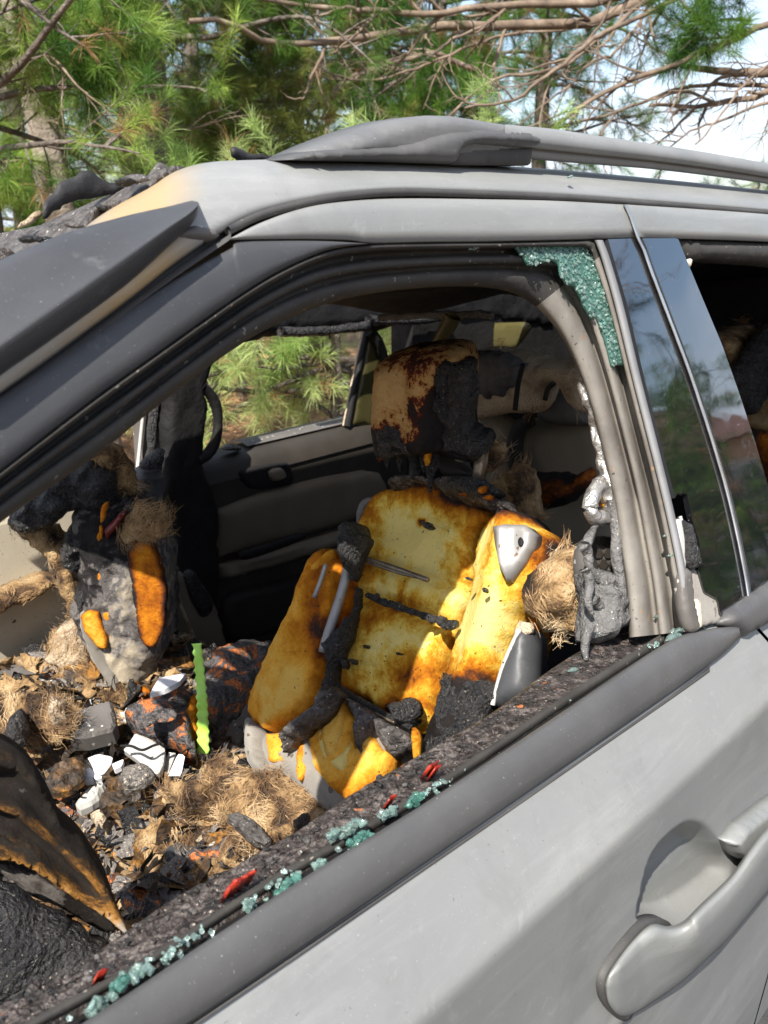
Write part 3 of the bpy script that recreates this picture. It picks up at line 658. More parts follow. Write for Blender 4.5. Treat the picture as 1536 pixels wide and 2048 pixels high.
# dark glass run between lip and moulding
loft('window_channel', [[atS(x, y, o) for x, y in r] for r, o in ((cl[::6], .052), (line(mu, 70), .018))], MT['soot'], door)
for (x, y, w) in ((486, 1752, 15), (470, 1764, 11), (502, 1742, 10), (868, 1525, 9), (875, 1530, 6), (205, 1938, 8), (785, 1590, 6)):
    q = pillow('melted_light_bit', [(x - w, y + w * .5), (x - w * .3, y - w * .2), (x + w, y - w * .75), (x + w * 1.1, y - w * .35), (x + w * .2, y + w * .3), (x - w * .7, y + w * .8)], (atS(x, y, .045) + Vector((0, -.02, .012)), Vector((0, .5, -.87))), MT['redtail'], door, thick=.003, rnd=.004, res=.002, back=.02, rag=.006, rscale=110, bump=.005, bscale=130, ridge=True)
    q['label'] = 'glossy red melted plastic on the sill'

# upper frame of the door: painted
fu = cr([(462, 476), (520, 446), (600, 418), (680, 404), (800, 397), (1000, 399), (1120, 402), (1247, 409)], N)
fl = cr([(458, 480), (560, 479), (690, 481), (740, 487), (850, 485), (950, 484), (1100, 481), (1272, 476)], N)
rows = [[atS(x, y, o) for x, y in fu * (1 - t) + fl * t] for t, o in ((0, .016), (0, .004), (.05, .001), (.3, -.001), (.7, 0), (.96, .002), (1, .008), (1, .02))]
loft('upper_frame', rows, MT['paint'], door, attr=np.zeros(len(rows) * N))
fu2 = cr([(1254, 409), (1400, 418), (1536, 428), (1800, 452)], 30); fl2 = cr([(1279, 476), (1400, 479), (1536, 484), (1800, 500)], 30)
rows = [[atS(x, y, o) for x, y in fu2 * (1 - t) + fl2 * t] for t, o in ((0, .016), (0, .004), (.05, .001), (.3, -.001), (.7, 0), (.96, .002), (1, .008), (1, .02))]
loft('upper_frame', rows, MT['paint'], rdoor, attr=np.zeros(len(rows) * 30))
# black satin frame sweeping down the pillar
su = cr([(-80, 850), (0, 795), (150, 693), (300, 590), (400, 530), (466, 494), (470, 483), (560, 481), (650, 482), (735, 487)], N)
slw = cr([(-80, 1003), (0, 945), (185, 802), (320, 705), (400, 648), (480, 592), (560, 543), (640, 506), (690, 494), (742, 488)], N)
rows = [[atS(x, y, o) for x, y in su * (1 - t) + slw * t] for t, o in ((0, .02), (0, .0045), (.05, .001), (.3, -.001), (.7, .0), (.93, .002), (.98, .006), (1, .016))]
loft('pillar_frame', rows, MT['satin'], door)
# stepped seals round the opening, from outer edge to the opening edge
r0 = cr([(-80, 1003), (0, 945), (185, 802), (320, 705), (400, 648), (480, 592), (560, 543), (650, 503), (740, 488), (880, 485), (1030, 484), (1150, 481), (1192, 482), (1207, 520), (1232, 610), (1268, 760), (1305, 905), (1335, 1030), (1358, 1140), (1380, 1262)], 160)
r1 = cr([(-80, 1110), (0, 1046), (100, 975), (200, 905), (330, 800), (450, 710), (540, 655), (640, 612), (740, 588), (870, 574), (980, 576), (1050, 598), (1105, 648), (1145, 715), (1178, 805), (1203, 900), (1226, 1000), (1242, 1110), (1252, 1180), (1258, 1275)], 160)
segs = [(0, .012), (.04, .004), (.10, .006), (.14, .018), (.17, .034), (.26, .036), (.29, .024), (.36, .018), (.46, .020), (.50, .032), (.54, .040), (.60, .040), (.64, .032), (.74, .030), (.90, .036), (.97, .044), (1, .058), (1, .10)]
cutA = 104          # index where the seal turns into the rear pillar
def seal_rows(a, b): return [[atS(x, y, o) for x, y in (r0 * (1 - t) + r1 * t)[a:b]] for t, o in segs]
loft('window_seal', seal_rows(0, cutA + 1), MT['seal'], door)  # same frame as the flange; shade put into the darker colour
loft('pillar_flange', seal_rows(cutA, 160), MT['flange'], door)
# chrome-like strip at the front edge of the applique
ch0 = cr([(1199, 480), (1214, 520), (1240, 610), (1276, 760), (1313, 905), (1343, 1030), (1362, 1120), (1372, 1180)], 50)
loft('edge_strip', [[atS(x + dx, y, o) for x, y in ch0] for dx, o in ((-12, .010), (-9, -.002), (-2, -.006), (3, -.006), (6, -.002), (7, .006))], MT['strip'], door)
# gloss black pillar covers
ga = [(1212, 480), (1270, 478), (1283, 500), (1300, 548), (1335, 640), (1371, 735), (1400, 820), (1427, 905), (1450, 985), (1470, 1070), (1487, 1150), (1492, 1188), (1450, 1232), (1438, 1235), (1432, 1200), (1405, 1185), (1392, 1140), (1396, 1090), (1380, 1040), (1370, 990), (1350, 985), (1347, 1000), (1322, 905), (1285, 760), (1250, 610), (1222, 515)]
q = pillow('pillar_cover', ga, side(.003), MT['gloss'], door, flat=True, facet=True, thick=.003, rnd=.004, res=.008, back=.004, smooth_poly=False); q['label'] = 'glossy black pillar cover, broken at its foot'
gb = [(1281, 478), (1352, 478), (1375, 535), (1402, 600), (1440, 690), (1472, 780), (1505, 880), (1536, 985), (1580, 1160), (1560, 1180), (1500, 1195), (1494, 1150), (1478, 1070), (1458, 985), (1434, 905), (1408, 820), (1379, 735), (1343, 640), (1308, 548), (1291, 500)]
pillow('pillar_cover', gb, side(.003), MT['gloss'], rdoor, flat=True, facet=True, thick=.003, rnd=.004, res=.008, back=.004, smooth_poly=False)
st = cr([(1250, 409), (1263, 440), (1276, 478), (1287, 500), (1304, 548), (1339, 640), (1375, 735), (1404, 820), (1431, 905), (1454, 985), (1474, 1070), (1490, 1150), (1497, 1192)], 60)
loft('gap_strip', [[atS(x + dx, y, o) for x, y in st] for dx, o in ((-4, .008), (-3, -.002), (-1, -.0045), (2, -.0045), (4, -.002), (5, .008))], MT['chrome'], rdoor)
# rear window frame, dark
pillow('window_seal', [(1352, 480), (1536, 487), (1700, 500), (1700, 545), (1536, 520), (1420, 512), (1380, 520)], side(.012), MT['seal'], rdoor, thick=.006, rnd=.01, res=.012, back=.03, smooth_poly=False)
pillow('edge_chip', [(1372, 523), (1382, 517), (1380, 535)], side(.006), MT['beige'], rdoor, thick=.003, rnd=.003, res=.003)
# broken bits at the foot of the pillar
pillow('broken_bracket', [(1378, 1140), (1392, 1135), (1402, 1175), (1428, 1190), (1440, 1225), (1446, 1240), (1400, 1256), (1388, 1220), (1380, 1180)], side(.006), MT['fabric'], door, thick=.003, rnd=.003, res=.005, back=.006, rag=.003, smooth_poly=False)
pillow('broken_bracket', [(1355, 1040), (1364, 1030), (1372, 1070), (1372, 1130), (1362, 1170), (1356, 1110)], side(.002), MT['greylt'], door, thick=.002, rnd=.003, res=.004, back=.004, smooth_poly=False)
pillow('broken_bracket', [(1365, 1040), (1382, 1060), (1392, 1110), (1398, 1130), (1385, 1140), (1374, 1120), (1372, 1080)], side(-.002), MT['char'], door, thick=.008, rnd=.006, res=.005, back=.006, rag=.003, bump=.004, bscale=80)
pillow('broken_bracket', [(1390, 1205), (1398, 1202), (1402, 1250), (1392, 1254)], side(-.001), MT['beige'], door, thick=.004, rnd=.003, res=.004)
pillow('broken_bracket', [(1362, 1150), (1378, 1140), (1386, 1200), (1396, 1255), (1380, 1262), (1366, 1215)], side(-.002), MT['greypl'], door, thick=.005, rnd=.006, res=.005)
# ------------------------------------------------------------------ the car: inside
FY = 1.85
box('floor_pan', (-.4, .54, .40), (3.2, 1.95, .46), MT['soot'], CAR)
box('tail_wall', (3.2, .5, .40), (3.26, 1.98, 1.60), MT['soot'], CAR)
V, F = merge([box_arr((-.30, .56, .46), (.10, 1.88, 1.06)), box_arr((.08, 1.15, .46), (.26, 1.45, 1.0))])
V[:, 2] += .0; mesh('dashboard', V, F, MT['char'], CAR, smooth=False)
# front end, off to the side of the picture
hx = np.linspace(-1.7, -.28, 14); hy = np.linspace(.46, 1.95, 14)
HV = [[(x, y, 1.08 - .10 * ((x + .28) / 1.42) ** 2 - .10 * abs((y - 1.2) / .75) ** 4 + .02) for y in hy] for x in hx]
loft('hood', HV, MT['paint'], CAR, attr=np.full(196, .35))
FG = [[(x, .43 + .05 * max(0, (-.9 - x)) ** 2 - .01 * math.sin(t * 3), 1.06 - .62 * t - .08 * ((x + .35) / 1.35) ** 2) for x in np.linspace(-1.7, -.36, 20)] for t in np.linspace(0, 1, 8)]
loft('front_fender', FG, MT['paint'], CAR, attr=np.zeros(160))
QG = [[(x, .424 + .02 * (x - 2.4) ** 2, CZ - .5 - .85 * t) for x in np.linspace(2.41, 3.28, 10)] for t in np.linspace(0, 1, 6)]
loft('rear_quarter', QG, MT['paint'], CAR, attr=np.zeros(60))
QG = [[(x, Y0 + KT * (CZ - .5 + .45 * t - ZB), CZ - .5 + .45 * t) for x in np.linspace(2.3, 3.28, 10)] for t in np.linspace(0, 1, 6)]
loft('rear_side_window', QG, MT['gloss'], CAR)
# far flank, outside
def wheel(x, y):
    w = []; th = np.linspace(0, 2 * math.pi, 40, endpoint=False)
    rows = [[(x + r * math.cos(t), y + d, .37 + r * math.sin(t)) for t in th] for r, d in ((.20, -.10), (.25, -.115), (.33, -.11), (.37, -.08), (.37, .08), (.33, .11), (.2, .10))]
    tyre = loft('wheel', rows, MT['rubber'], CAR, closed=True)
    loft('rim', [[(x + r * math.cos(t), y + d, .37 + r * math.sin(t)) for t in th] for r, d in ((.005, -.09), (.06, -.095), (.08, -.06), (.18, -.07), (.21, -.10))], MT['metal'], tyre, closed=True)
for x in (-.95, 1.95 + .0): pass
wheel(-1.05, .60); wheel(-1.05, 1.82); wheel(2.75, .60); wheel(2.75, 1.82)

# --- far side: front door (sunlit beige), pillar, rear door (roof shade put in its colour)
def slab(name, X0, X1, z0, z1, y, mat, parent=None, t=.03, bev=.008): return box(name, (X0, y, CZ + z0), (X1, y + t, CZ + z1), mat, parent or CAR, bevel=bev)
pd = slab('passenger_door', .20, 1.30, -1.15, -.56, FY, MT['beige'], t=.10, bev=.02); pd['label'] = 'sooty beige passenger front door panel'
for a, b, c, d in ((.25, 1.28, -.735, -.715), (.25, 1.28, -.90, -.885)): slab('panel_rib', a, b, c, d, FY - .012, MT['beige'], pd, .02, .005)
lg = pillow('melted_ledge', [(-60, 1215), (0, 1190), (60, 1172), (105, 1150), (112, 1162), (70, 1195), (0, 1225), (-60, 1250)], plY(FY - .05), MT['fluff'], pd, thick=.02, rnd=.012, res=.008, back=.05, rag=.008, bump=.008, bscale=60)
fur_on(lg, MT['fibred'], 300, .02, .0012, seed=12)
slab('window_sill', .20, 1.30, -.565, -.545, FY + .005, MT['soot'], pd, .09, .006)
pill = pillow('centre_pillar', [(330, 700), (420, 690), (416, 735), (400, 780), (408, 800), (404, 850), (398, 905), (405, 950), (428, 1010), (432, 1200), (445, 1310), (330, 1330), (335, 1150), (325, 1000), (322, 860)], plY(FY - .03), MT['soot'], CAR, thick=.03, rnd=.02, res=.012, back=.10, rag=.006, bump=.008, bscale=30)
pill['label'] = 'black melted pillar between the far doors'
tube('grab_handle', [atY(x, y, FY - .05) for x, y in cr([(402, 772), (420, 788), (432, 812), (436, 845), (431, 882), (415, 908), (395, 920)], 24)], [.012, .013, .011, .013, .014], MT['soot'], pill, n=10)
box('window_post', tuple(atY(287, 945, FY + .02) - Vector((.0, 0, .0))), tuple(atY(312, 740, FY + .05)), MT['greypl'], CAR)
tube('post_edge', [atY(x, y, FY + .01) for x, y in ((274, 948), (283, 860), (290, 790), (297, 720))], .004, MT['greylt'], CAR, n=6)
tube('melted_drip', [atY(x, y, FY - .02) for x, y in cr([(300, 925), (303, 880), (306, 840), (311, 800), (318, 745)], 20)], .011, MT['char'], pill, n=8, jit=.5)
pillow('belt_cloth', [(272, 952), (300, 930), (322, 940), (322, 1000), (318, 1045), (290, 1040), (278, 1000)], plY(FY - .06), MT['belt'], pill, thick=.015, rnd=.012, res=.007, back=.02, rag=.004, hfn=lambda p, A: .006 * np.sin(p[:, 1] * .35 + .002 * (p[:, 0] - 295) ** 2) * (p[:, 1] < 965))
pillow('belt_cloth', [(285, 930), (310, 905), (330, 900), (322, 930), (318, 945), (292, 945)], plY(FY - .065), MT['char'], pill, thick=.012, rnd=.01, res=.006, rag=.006, bump=.008, bscale=60)
bp = pillow('pillar_trim_panel', [(322, 1160), (352, 1140), (395, 1170), (430, 1215), (450, 1330), (400, 1360), (330, 1350)], plY(FY - .16), MT['brpanel'], pill, thick=.025, rnd=.02, res=.012, back=.05)
tube('belt_strap', [atY(x, y, FY - .20) for x, y in cr([(346, 1150), (362, 1210), (385, 1270), (400, 1320)], 16)], .004, MT['fluffw'], pill, n=6)
pillow('belt_anchor', [(372, 1150), (385, 1140), (398, 1160), (420, 1190), (424, 1215), (408, 1235), (395, 1220), (380, 1190)], plY(FY - .19), MT['char'], pill, thick=.012, rnd=.01, res=.006, bump=.004, bscale=60)
# rear far door
rd = slab('far_rear_door', 1.42, 2.40, -1.15, -.565, FY, MT['dkpanel'], t=.10, bev=.025); rd['label'] = 'far rear door panel with armrest, darkened as in roof shade'
loft('window_sill', [[(x, FY + o, CZ + z + .018 * (x - 1.42)) for x in np.linspace(1.40, 2.45, 20)] for o, z in ((-.005, -.60), (.003, -.572), (.02, -.552), (.05, -.540), (.10, -.545))], MT['dkpanel'], rd)
loft('lit_sill_strip', [[(x, FY + o, CZ + z + .018 * (x - 1.42)) for x in np.linspace(1.62, 2.45, 20)] for o, z in ((.035, -.538), (.06, -.530), (.105, -.535))], MT['greypl'], rd)  # paler strip: light falling on the sill top put into the colour
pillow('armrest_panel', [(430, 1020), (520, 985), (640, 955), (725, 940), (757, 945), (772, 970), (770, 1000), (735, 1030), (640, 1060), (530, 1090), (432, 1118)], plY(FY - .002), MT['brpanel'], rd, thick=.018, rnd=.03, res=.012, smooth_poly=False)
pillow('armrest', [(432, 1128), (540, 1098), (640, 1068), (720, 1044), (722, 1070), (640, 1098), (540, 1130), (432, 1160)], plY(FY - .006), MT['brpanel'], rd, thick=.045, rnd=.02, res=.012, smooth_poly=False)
pillow('pull_cup', [(482, 1105), (530, 1090), (600, 1068), (612, 1076), (560, 1098), (490, 1120)], plY(FY - .052), MT['soot'], rd, thick=.006, rnd=.006, res=.008)
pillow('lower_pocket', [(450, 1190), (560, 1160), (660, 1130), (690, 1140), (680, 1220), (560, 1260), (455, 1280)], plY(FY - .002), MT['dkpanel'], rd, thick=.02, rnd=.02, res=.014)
hb = pillow('door_pull', [(478, 945), (500, 935), (560, 925), (578, 930), (586, 960), (570, 972), (510, 978), (488, 965)], plY(FY - .004), MT['soot'], rd, thick=.006, rnd=.01, res=.006)
pillow('lever', [(538, 942), (562, 936), (570, 955), (545, 962)], plY(FY - .012), MT['brpanel'], hb, thick=.01, rnd=.008, res=.005)
pillow('ash_lump', [(448, 900), (458, 889), (474, 889), (482, 900)], plY(FY + .03), MT['ash'], rd, thick=.02, rnd=.015, res=.006)
# curtain of burned lining over the far windows
fc = pillow('burned_lining', [(200, 640), (360, 690), (415, 712), (420, 700), (470, 690), (560, 668), (640, 661), (732, 655), (748, 664), (800, 645), (900, 640), (960, 640), (1100, 655), (1100, 430), (700, 380), (200, 420)], plY(FY - .01), MT['soot'], CAR, thick=.02, rnd=.01, res=.02, back=.02, smooth_poly=False, rag=.006, rscale=40, bump=.01, bscale=14)
fc['label'] = 'black burned roof lining hanging along the far windows'
for (x0, y0, x1, y1, yb) in ((560, 664, 735, 652, 4), (735, 640, 900, 632, 5)):
    tube('lining_fold', [atY(x, y, FY - .05) for x, y in cr([(x0, y0), ((x0 + x1) / 2, (y0 + y1) / 2 + yb), (x1, y1)], 20)], .012, MT['char'], fc, n=8, jit=.35)
# far rear pillar with fixed pane
qp = pillow('fixed_pane', [(702, 850), (718, 770), (738, 668), (752, 675), (760, 720), (752, 790), (745, 852)], plY(FY + .02), MT['olive'], CAR, thick=.004, rnd=.004, res=.012, smooth_poly=False)
tube('pane_frame', [atY(x, y, FY + .02) for x, y in ((694, 852), (706, 790), (722, 715), (734, 662))], .009, MT['soot'], qp, n=8)
tube('pane_edge', [atY(x, y, FY + .03) for x, y in ((689, 852), (702, 780), (716, 712), (726, 664))], .006, MT['fluffw'], qp, n=6, jit=.6)
tube('pane_frame', [atY(x, y, FY) for x, y in cr([(738, 662), (755, 680), (768, 720), (772, 780), (768, 852)], 16)], .014, MT['soot'], qp, n=8)
box('rear_inner_side', (2.2, FY - .02, .46), (3.2, FY + .06, CZ - .06), MT['soot'], CAR)

# --- driver's seat
A_ = atX(905, 1040, 1.17); B_ = atX(750, 1420, 1.03)
SBN = (A_ - B_).cross(Vector((0, 1, 0))).normalized(); SB = (B_, SBN)
def sb(off): return (B_ + off * (SBN if SBN.dot(EYE - B_) > 0 else -SBN), SBN)
K = dict(res=.007)
ctr = [(770, 986), (820, 972), (880, 975), (960, 1008), (1000, 1035), (962, 1062), (950, 1130), (942, 1185), (908, 1275), (892, 1335), (862, 1450), (835, 1466), (740, 1402), (668, 1372), (664, 1345), (692, 1230), (706, 1130), (722, 1085), (727, 1040), (745, 1005)]
seat = pillow('driver_seat', ctr, sb(0), MT['yellow'], CAR, thick=.022, rnd=.012, back=.05, burn=.10, bnoise=.32, edge_burn=.16, edge_w=.018, smooth_poly=False, rag=.007, rscale=80, bump=.008, bscale=22,
    blots=[(860, 985, 120, 26, .28), (930, 1000, 50, 30, .55), (760, 1030, 30, 60, .22), (770, 1090, 60, 45, .16), (730, 1150, 60, 30, .3), (760, 1240, 90, 30, .25), (740, 1340, 70, 60, .26), (850, 1330, 50, 90, .22),
           (790, 1290, 40, 40, -.15), (830, 1090, 80, 60, -.16), (850, 1160, 60, 25, -.05), (858, 1050, 9, 7, .9), (690, 1330, 9, 14, .8), (815, 1420, 26, 20, .7), (700, 1180, 20, 60, .3), (835, 1210, 70, 14, .18)],
    hfn=lambda p, A: -.012 * np.exp(-((p[:, 1] - (1195 + .33 * (p[:, 0] - 735))) / 12) ** 2) - .010 * np.exp(-((p[:, 1] - (1105 + .3 * (p[:, 0] - 670))) / 10) ** 2) + .010 * np.exp(-((p[:, 1] - 1310) / 40) ** 2), **K)
seat['label'] = 'yellow exposed foam backrest of the driver seat with scorch stains'
rb_ = [(985, 1036), (1040, 1026), (1085, 1056), (1112, 1085), (1121, 1122), (1108, 1178), (1072, 1212), (1046, 1238), (1030, 1272), (1012, 1330), (990, 1395), (960, 1475), (900, 1500), (845, 1525), (838, 1500), (866, 1450), (894, 1350), (914, 1275), (945, 1185), (952, 1120), (966, 1060)]
pillow('side_bolster', rb_, sb(.01), MT['yellow'], seat, thick=.016, rnd=.014, back=.06, hfn=lambda p, A: .038 * np.clip((p[:, 0] - np.interp(p[:, 1], [1040, 1185, 1350, 1500], [975, 945, 894, 840])) / 62, 0, 1) ** 1.2 - .020 * np.clip((p[:, 0] - np.interp(p[:, 1], [1040, 1120, 1240, 1400], [1070, 1080, 1010, 960])) / 40, 0, 1), burn=.10, bnoise=.30, edge_burn=.15, edge_w=.018, smooth_poly=False, rag=.006, rscale=80, bump=.010, bscale=20, seed=3,
    blots=[(1040, 1030, 90, 18, .45), (1115, 1110, 22, 60, .32), (1090, 1190, 40, 50, .22), (910, 1420, 78, 62, .95), (960, 1440, 60, 70, .6), (905, 1480, 90, 40, .9), (985, 1330, 22, 40, .25), (960, 1230, 40, 90, -.05), (1075, 1130, 40, 40, -.06), (1010, 1040, 40, 14, .2)], **K)
pillow('bolster_skin', [(1046, 1240), (1075, 1215), (1112, 1185), (1108, 1230), (1092, 1280), (1076, 1340), (1068, 1385), (1060, 1380), (1066, 1330), (1066, 1270), (1058, 1254)], sb(-.02), MT['yellow'], seat, thick=.012, rnd=.01, res=.008, back=.02, burn=.36, bnoise=.1)
sc_ = pillow('side_shield', [(988, 1412), (1002, 1350), (1022, 1300), (1040, 1262), (1056, 1254), (1066, 1275), (1066, 1330), (1060, 1385), (1030, 1405)], sb(.03), MT['satin'], seat, thick=.02, rnd=.02, res=.008, back=.04)
tube('shield_edge', [atP(x, y, sb(.045)) for x, y in cr([(985, 1410), (1002, 1345), (1022, 1295), (1040, 1258)], 20)], .0035, MT['greylt'], seat, n=6)
pillow('torn_skin', [(1030, 1262), (1040, 1240), (1062, 1248), (1064, 1262), (1042, 1272), (1024, 1296)], sb(.04), MT['fluffw'], seat, thick=.002, rnd=.002, res=.004, rag=.003, smooth_poly=False)
lump('charred_patch', [(884, 1352), (905, 1345), (925, 1362), (950, 1352), (985, 1366), (985, 1392), (962, 1470), (900, 1502), (846, 1524), (842, 1500), (866, 1450), (880, 1392)], sb(.046), MT['char'], seat, .012, 31, rnd=.012, back=.05, rag=.012, bump=.014, bscale=55)
# airbag plate with hole
mp = pillow('airbag_plate', [(986, 1053), (1008, 1048), (1050, 1050), (1064, 1064), (1060, 1092), (1044, 1122), (1014, 1164), (1000, 1130), (990, 1090)], sb(.074), MT['metal'], seat, thick=.006, rnd=.008, res=.005, back=.03, smooth_poly=False, hfn=lambda p, A: .012 * np.exp(-((p[:, 0] - 1010) / 12.) ** 2))
pillow('plate_hole', [(1041, 1074), (1047, 1083), (1043, 1094), (1037, 1090), (1036, 1080)], sb(.0812), MT['soot'], seat, thick=.001, rnd=.001, res=.004, back=.002)
lb_ = [(640, 1118), (664, 1100), (692, 1112), (700, 1130), (690, 1190), (668, 1262), (655, 1310), (650, 1345), (640, 1380), (615, 1425), (585, 1450), (556, 1466), (524, 1456), (508, 1425), (514, 1385), (536, 1336), (570, 1272), (602, 1205), (626, 1150)]
pillow('side_bolster', lb_, sb(.05), MT['orange'], seat, thick=.024, rnd=.009, back=.07, burn=.14, bnoise=.26, edge_burn=.16, edge_w=.016, rag=.008, rscale=80, bump=.012, bscale=18, smooth_poly=False, seed=5, hfn=lambda p, A: .014 * np.exp(-((p[:, 0] - np.interp(p[:, 1], [1100, 1300, 1470], [668, 590, 560])) / 26) ** 2),
    blots=[(650, 1250, 22, 90, .42), (665, 1150, 24, 40, .3), (620, 1290, 30, 50, .15), (575, 1400, 60, 40, -.12), (640, 1120, 30, 16, .12), (590, 1240, 14, 60, -.06)], **K)  # scorch stains; the pale lower blot puts sunlight into the colour
pillow('foam_scrap', [(625, 1140), (640, 1120), (655, 1105), (668, 1100), (668, 1115), (650, 1125), (640, 1145), (628, 1152)], sb(.08), MT['orange'], seat, thick=.010, rnd=.008, res=.004, burn=.2, bump=.008, bscale=90, rag=.006, smooth_poly=False)
tube('seat_frame_tube', [atP(x, y, sb(.075)) for x, y in cr([(700, 1105), (690, 1160), (672, 1220), (655, 1270), (646, 1305)], 20)], .0075, MT['metal'], seat, n=10)
tube('seat_frame_tube', [atP(x, y, sb(.10)) for x, y in cr([(652, 1128), (640, 1165), (628, 1195)], 10)], .0035, MT['metal'], seat, n=8)
0 and tube('green_cord', [atP(x, y, sb(.085)) for x, y in cr([(706, 1135), (703, 1180), (694, 1225), (684, 1262)], 20)], .0035, simple('green_cord', [(.3, (.12, .22, .03)), (.7, (.22, .34, .06))], 30), seat, n=6)
lump('melted_clip', [(690, 1060), (706, 1042), (722, 1052), (728, 1075), (722, 1105), (712, 1135), (700, 1160), (694, 1120), (688, 1095)], sb(.085), MT['char'], seat, .025, 1)
lump('melted_seam', [(650, 1290), (668, 1270), (690, 1250), (700, 1230), (712, 1170), (704, 1240), (690, 1290), (672, 1330), (664, 1372), (655, 1400), (648, 1370), (656, 1330)], sb(.065), MT['char'], seat, .014, 2, rnd=.01, res=.005)
lump('melted_seam', [(562, 1470), (585, 1452), (612, 1432), (640, 1398), (652, 1370), (668, 1378), (676, 1395), (660, 1420), (640, 1442), (610, 1462), (580, 1488), (566, 1505), (572, 1482)], sb(.10), MT['ash'], seat, .02, 3, rnd=.012, res=.005)
for pts, r, m in (([(668, 1101), (720, 1114), (790, 1136), (856, 1160)], .0042, 'wire'), ([(670, 1106), (730, 1123), (800, 1146), (852, 1158)], .0028, 'wire'), ([(735, 1190), (770, 1206), (840, 1228), (910, 1253)], .0048, 'char'), ([(668, 1370), (710, 1396), (770, 1428), (822, 1456)], .005, 'char'), ([(664, 1382), (715, 1408), (790, 1445)], .0035, 'wire')):
    tube('seat_wire', [atP(x, y, sb(.055)) for x, y in cr(pts, 40)], r, MT[m], seat, n=6, jit=.5 if m == 'char' else 0, seed=int(r * 1e5))
rg = random.Random(3)
for k in range(13):
    t = k / 12; x, y = 738 + 170 * t, 1192 + 60 * t; s = rg.uniform(.003, .008)
    Vc, Fc = chunk_arr(atP(x + rg.uniform(-3, 3), y + rg.uniform(-3, 3), sb(.058)), (s * 1.6, s, s), 2, .6, 2, k); mesh('char_bead', Vc, Fc, MT['char'], seat)
for k, (x, y, w) in enumerate([(858, 1048, 9), (815, 1420, 24), (690, 1330, 9), (880, 1243, 7), (700, 1328, 6), (965, 1180, 5), (930, 1150, 3), (800, 1305, 3), (730, 1290, 3)]):
    lump('char_scrap', [(x - w, y - w * .8), (x + w * .3, y - w), (x + w, y + w * .2), (x + w * .2, y + w * .9), (x - w * .6, y + w * .6)], sb(.055 if x < 920 else .095), MT['char'], seat, .008, k, rnd=.006, res=.004, back=.01, bump=.006)
# shoulder plastic piece
pillow('shoulder_cover', [(722, 1050), (728, 1015), (742, 998), (760, 994), (765, 1004), (748, 1020), (738, 1045), (732, 1070)], sb(.0), MT['greypl'], seat, thick=.03, rnd=.02, res=.006)
# neck: burned top edge, posts
lump('burned_collar', [(792, 985), (800, 962), (840, 955), (900, 962), (940, 958), (985, 972), (1010, 1000), (1030, 1020), (1000, 1030), (960, 1018), (920, 1000), (880, 982), (840, 978)], sb(.02), MT['crust'], seat, .035, 7)
lump('burned_collar', [(903, 985), (915, 965), (950, 958), (985, 968), (1000, 985), (975, 998), (930, 1000)], sb(.04), MT['char'], seat, .03, 8)
for k, (x, y, w) in enumerate([(958, 978, 14), (975, 992, 9), (925, 985, 7)]):
    pillow('foam_scrap', [(x - w, y + w * .4), (x, y - w * .5), (x + w, y - w * .6), (x + w * .5, y + w * .4)], sb(.068), MT['orange'], seat, thick=.003, rnd=.003, res=.004, burn=.42, rag=.004, smooth_poly=False)
tube('headrest_post', [atP(x, y, sb(.02)) for x, y in ((966, 885), (962, 925), (956, 968))], .0105, MT['wire'], seat, n=12)
tube('headrest_post', [atP(x, y, sb(.02)) for x, y in ((842, 885), (838, 925), (834, 968))], .010, MT['char'], seat, n=12, jit=.3)
for k, pts in enumerate([[(862, 880), (858, 920), (861, 965), (858, 985)], [(872, 890), (868, 930), (866, 950)], [(850, 890), (846, 920), (848, 945)], [(822, 895), (826, 930), (822, 958)]]):
    tube('melted_drip', [atP(x, y, sb(.05)) for x, y in cr(pts, 16)], [.010, .007, .006, .002], MT['char'], seat, n=8, jit=.5, seed=k)
pillow('post_bracket', [(882, 905), (925, 900), (935, 930), (950, 955), (905, 962), (880, 940)], sb(-.02), MT['dkpanel'], seat, thick=.02, rnd=.01, res=.007)
pillow('paper_scrap', [(903, 905), (922, 898), (928, 915), (912, 922)], sb(.0), MT['fluffw'], seat, thick=.004, rnd=.004, res=.004)
# headrest: front face and a returned side face
HX = atX(850, 800, 1.16)
HPL = (HX, Vector((1, .42, .12)).normalized())
def hp_(o): return (HX - o * HPL[1], HPL[1])
hr = pillow('headrest', [(752, 760), (760, 728), (790, 712), (830, 702), (870, 696), (912, 696), (932, 704), (938, 730), (936, 770), (938, 800), (936, 850), (942, 872), (968, 882), (972, 905), (950, 918), (915, 912), (880, 898), (830, 906), (790, 912), (762, 915), (752, 880), (748, 830)], hp_(0), MT['tan'], seat, thick=.050, rnd=.030, res=.005, back=.06, burn=.0, bnoise=.26, edge_burn=.10, edge_w=.02, bump=.008, bscale=40, rag=.003,
    blots=[(860, 712, 80, 18, .32), (840, 750, 18, 50, .24), (790, 770, 22, 50, .12), (905, 790, 34, 60, .75), (900, 860, 42, 60, .8), (800, 885, 60, 34, .8), (845, 800, 9, 20, .55), (955, 895, 30, 30, 1), (770, 860, 30, 30, .5), (860, 880, 40, 24, .5), (925, 715, 16, 30, -.1), (830, 780, 12, 30, -.1)], hfn=lambda p, A: .018 * np.exp(-((p[:, 0] - 862) / 26) ** 2))
hr['label'] = 'scorched headrest, tan foam above and black char below'
lump('charred_skin', [(866, 745), (880, 722), (905, 718), (934, 735), (937, 790), (938, 850), (944, 874), (968, 884), (972, 904), (950, 916), (915, 910), (886, 896), (890, 850), (868, 820), (856, 790), (872, 770)], hp_(.044), MT['char'], hr, .014, 33, rnd=.014, back=.05, rag=.010, bump=.012, bscale=60)
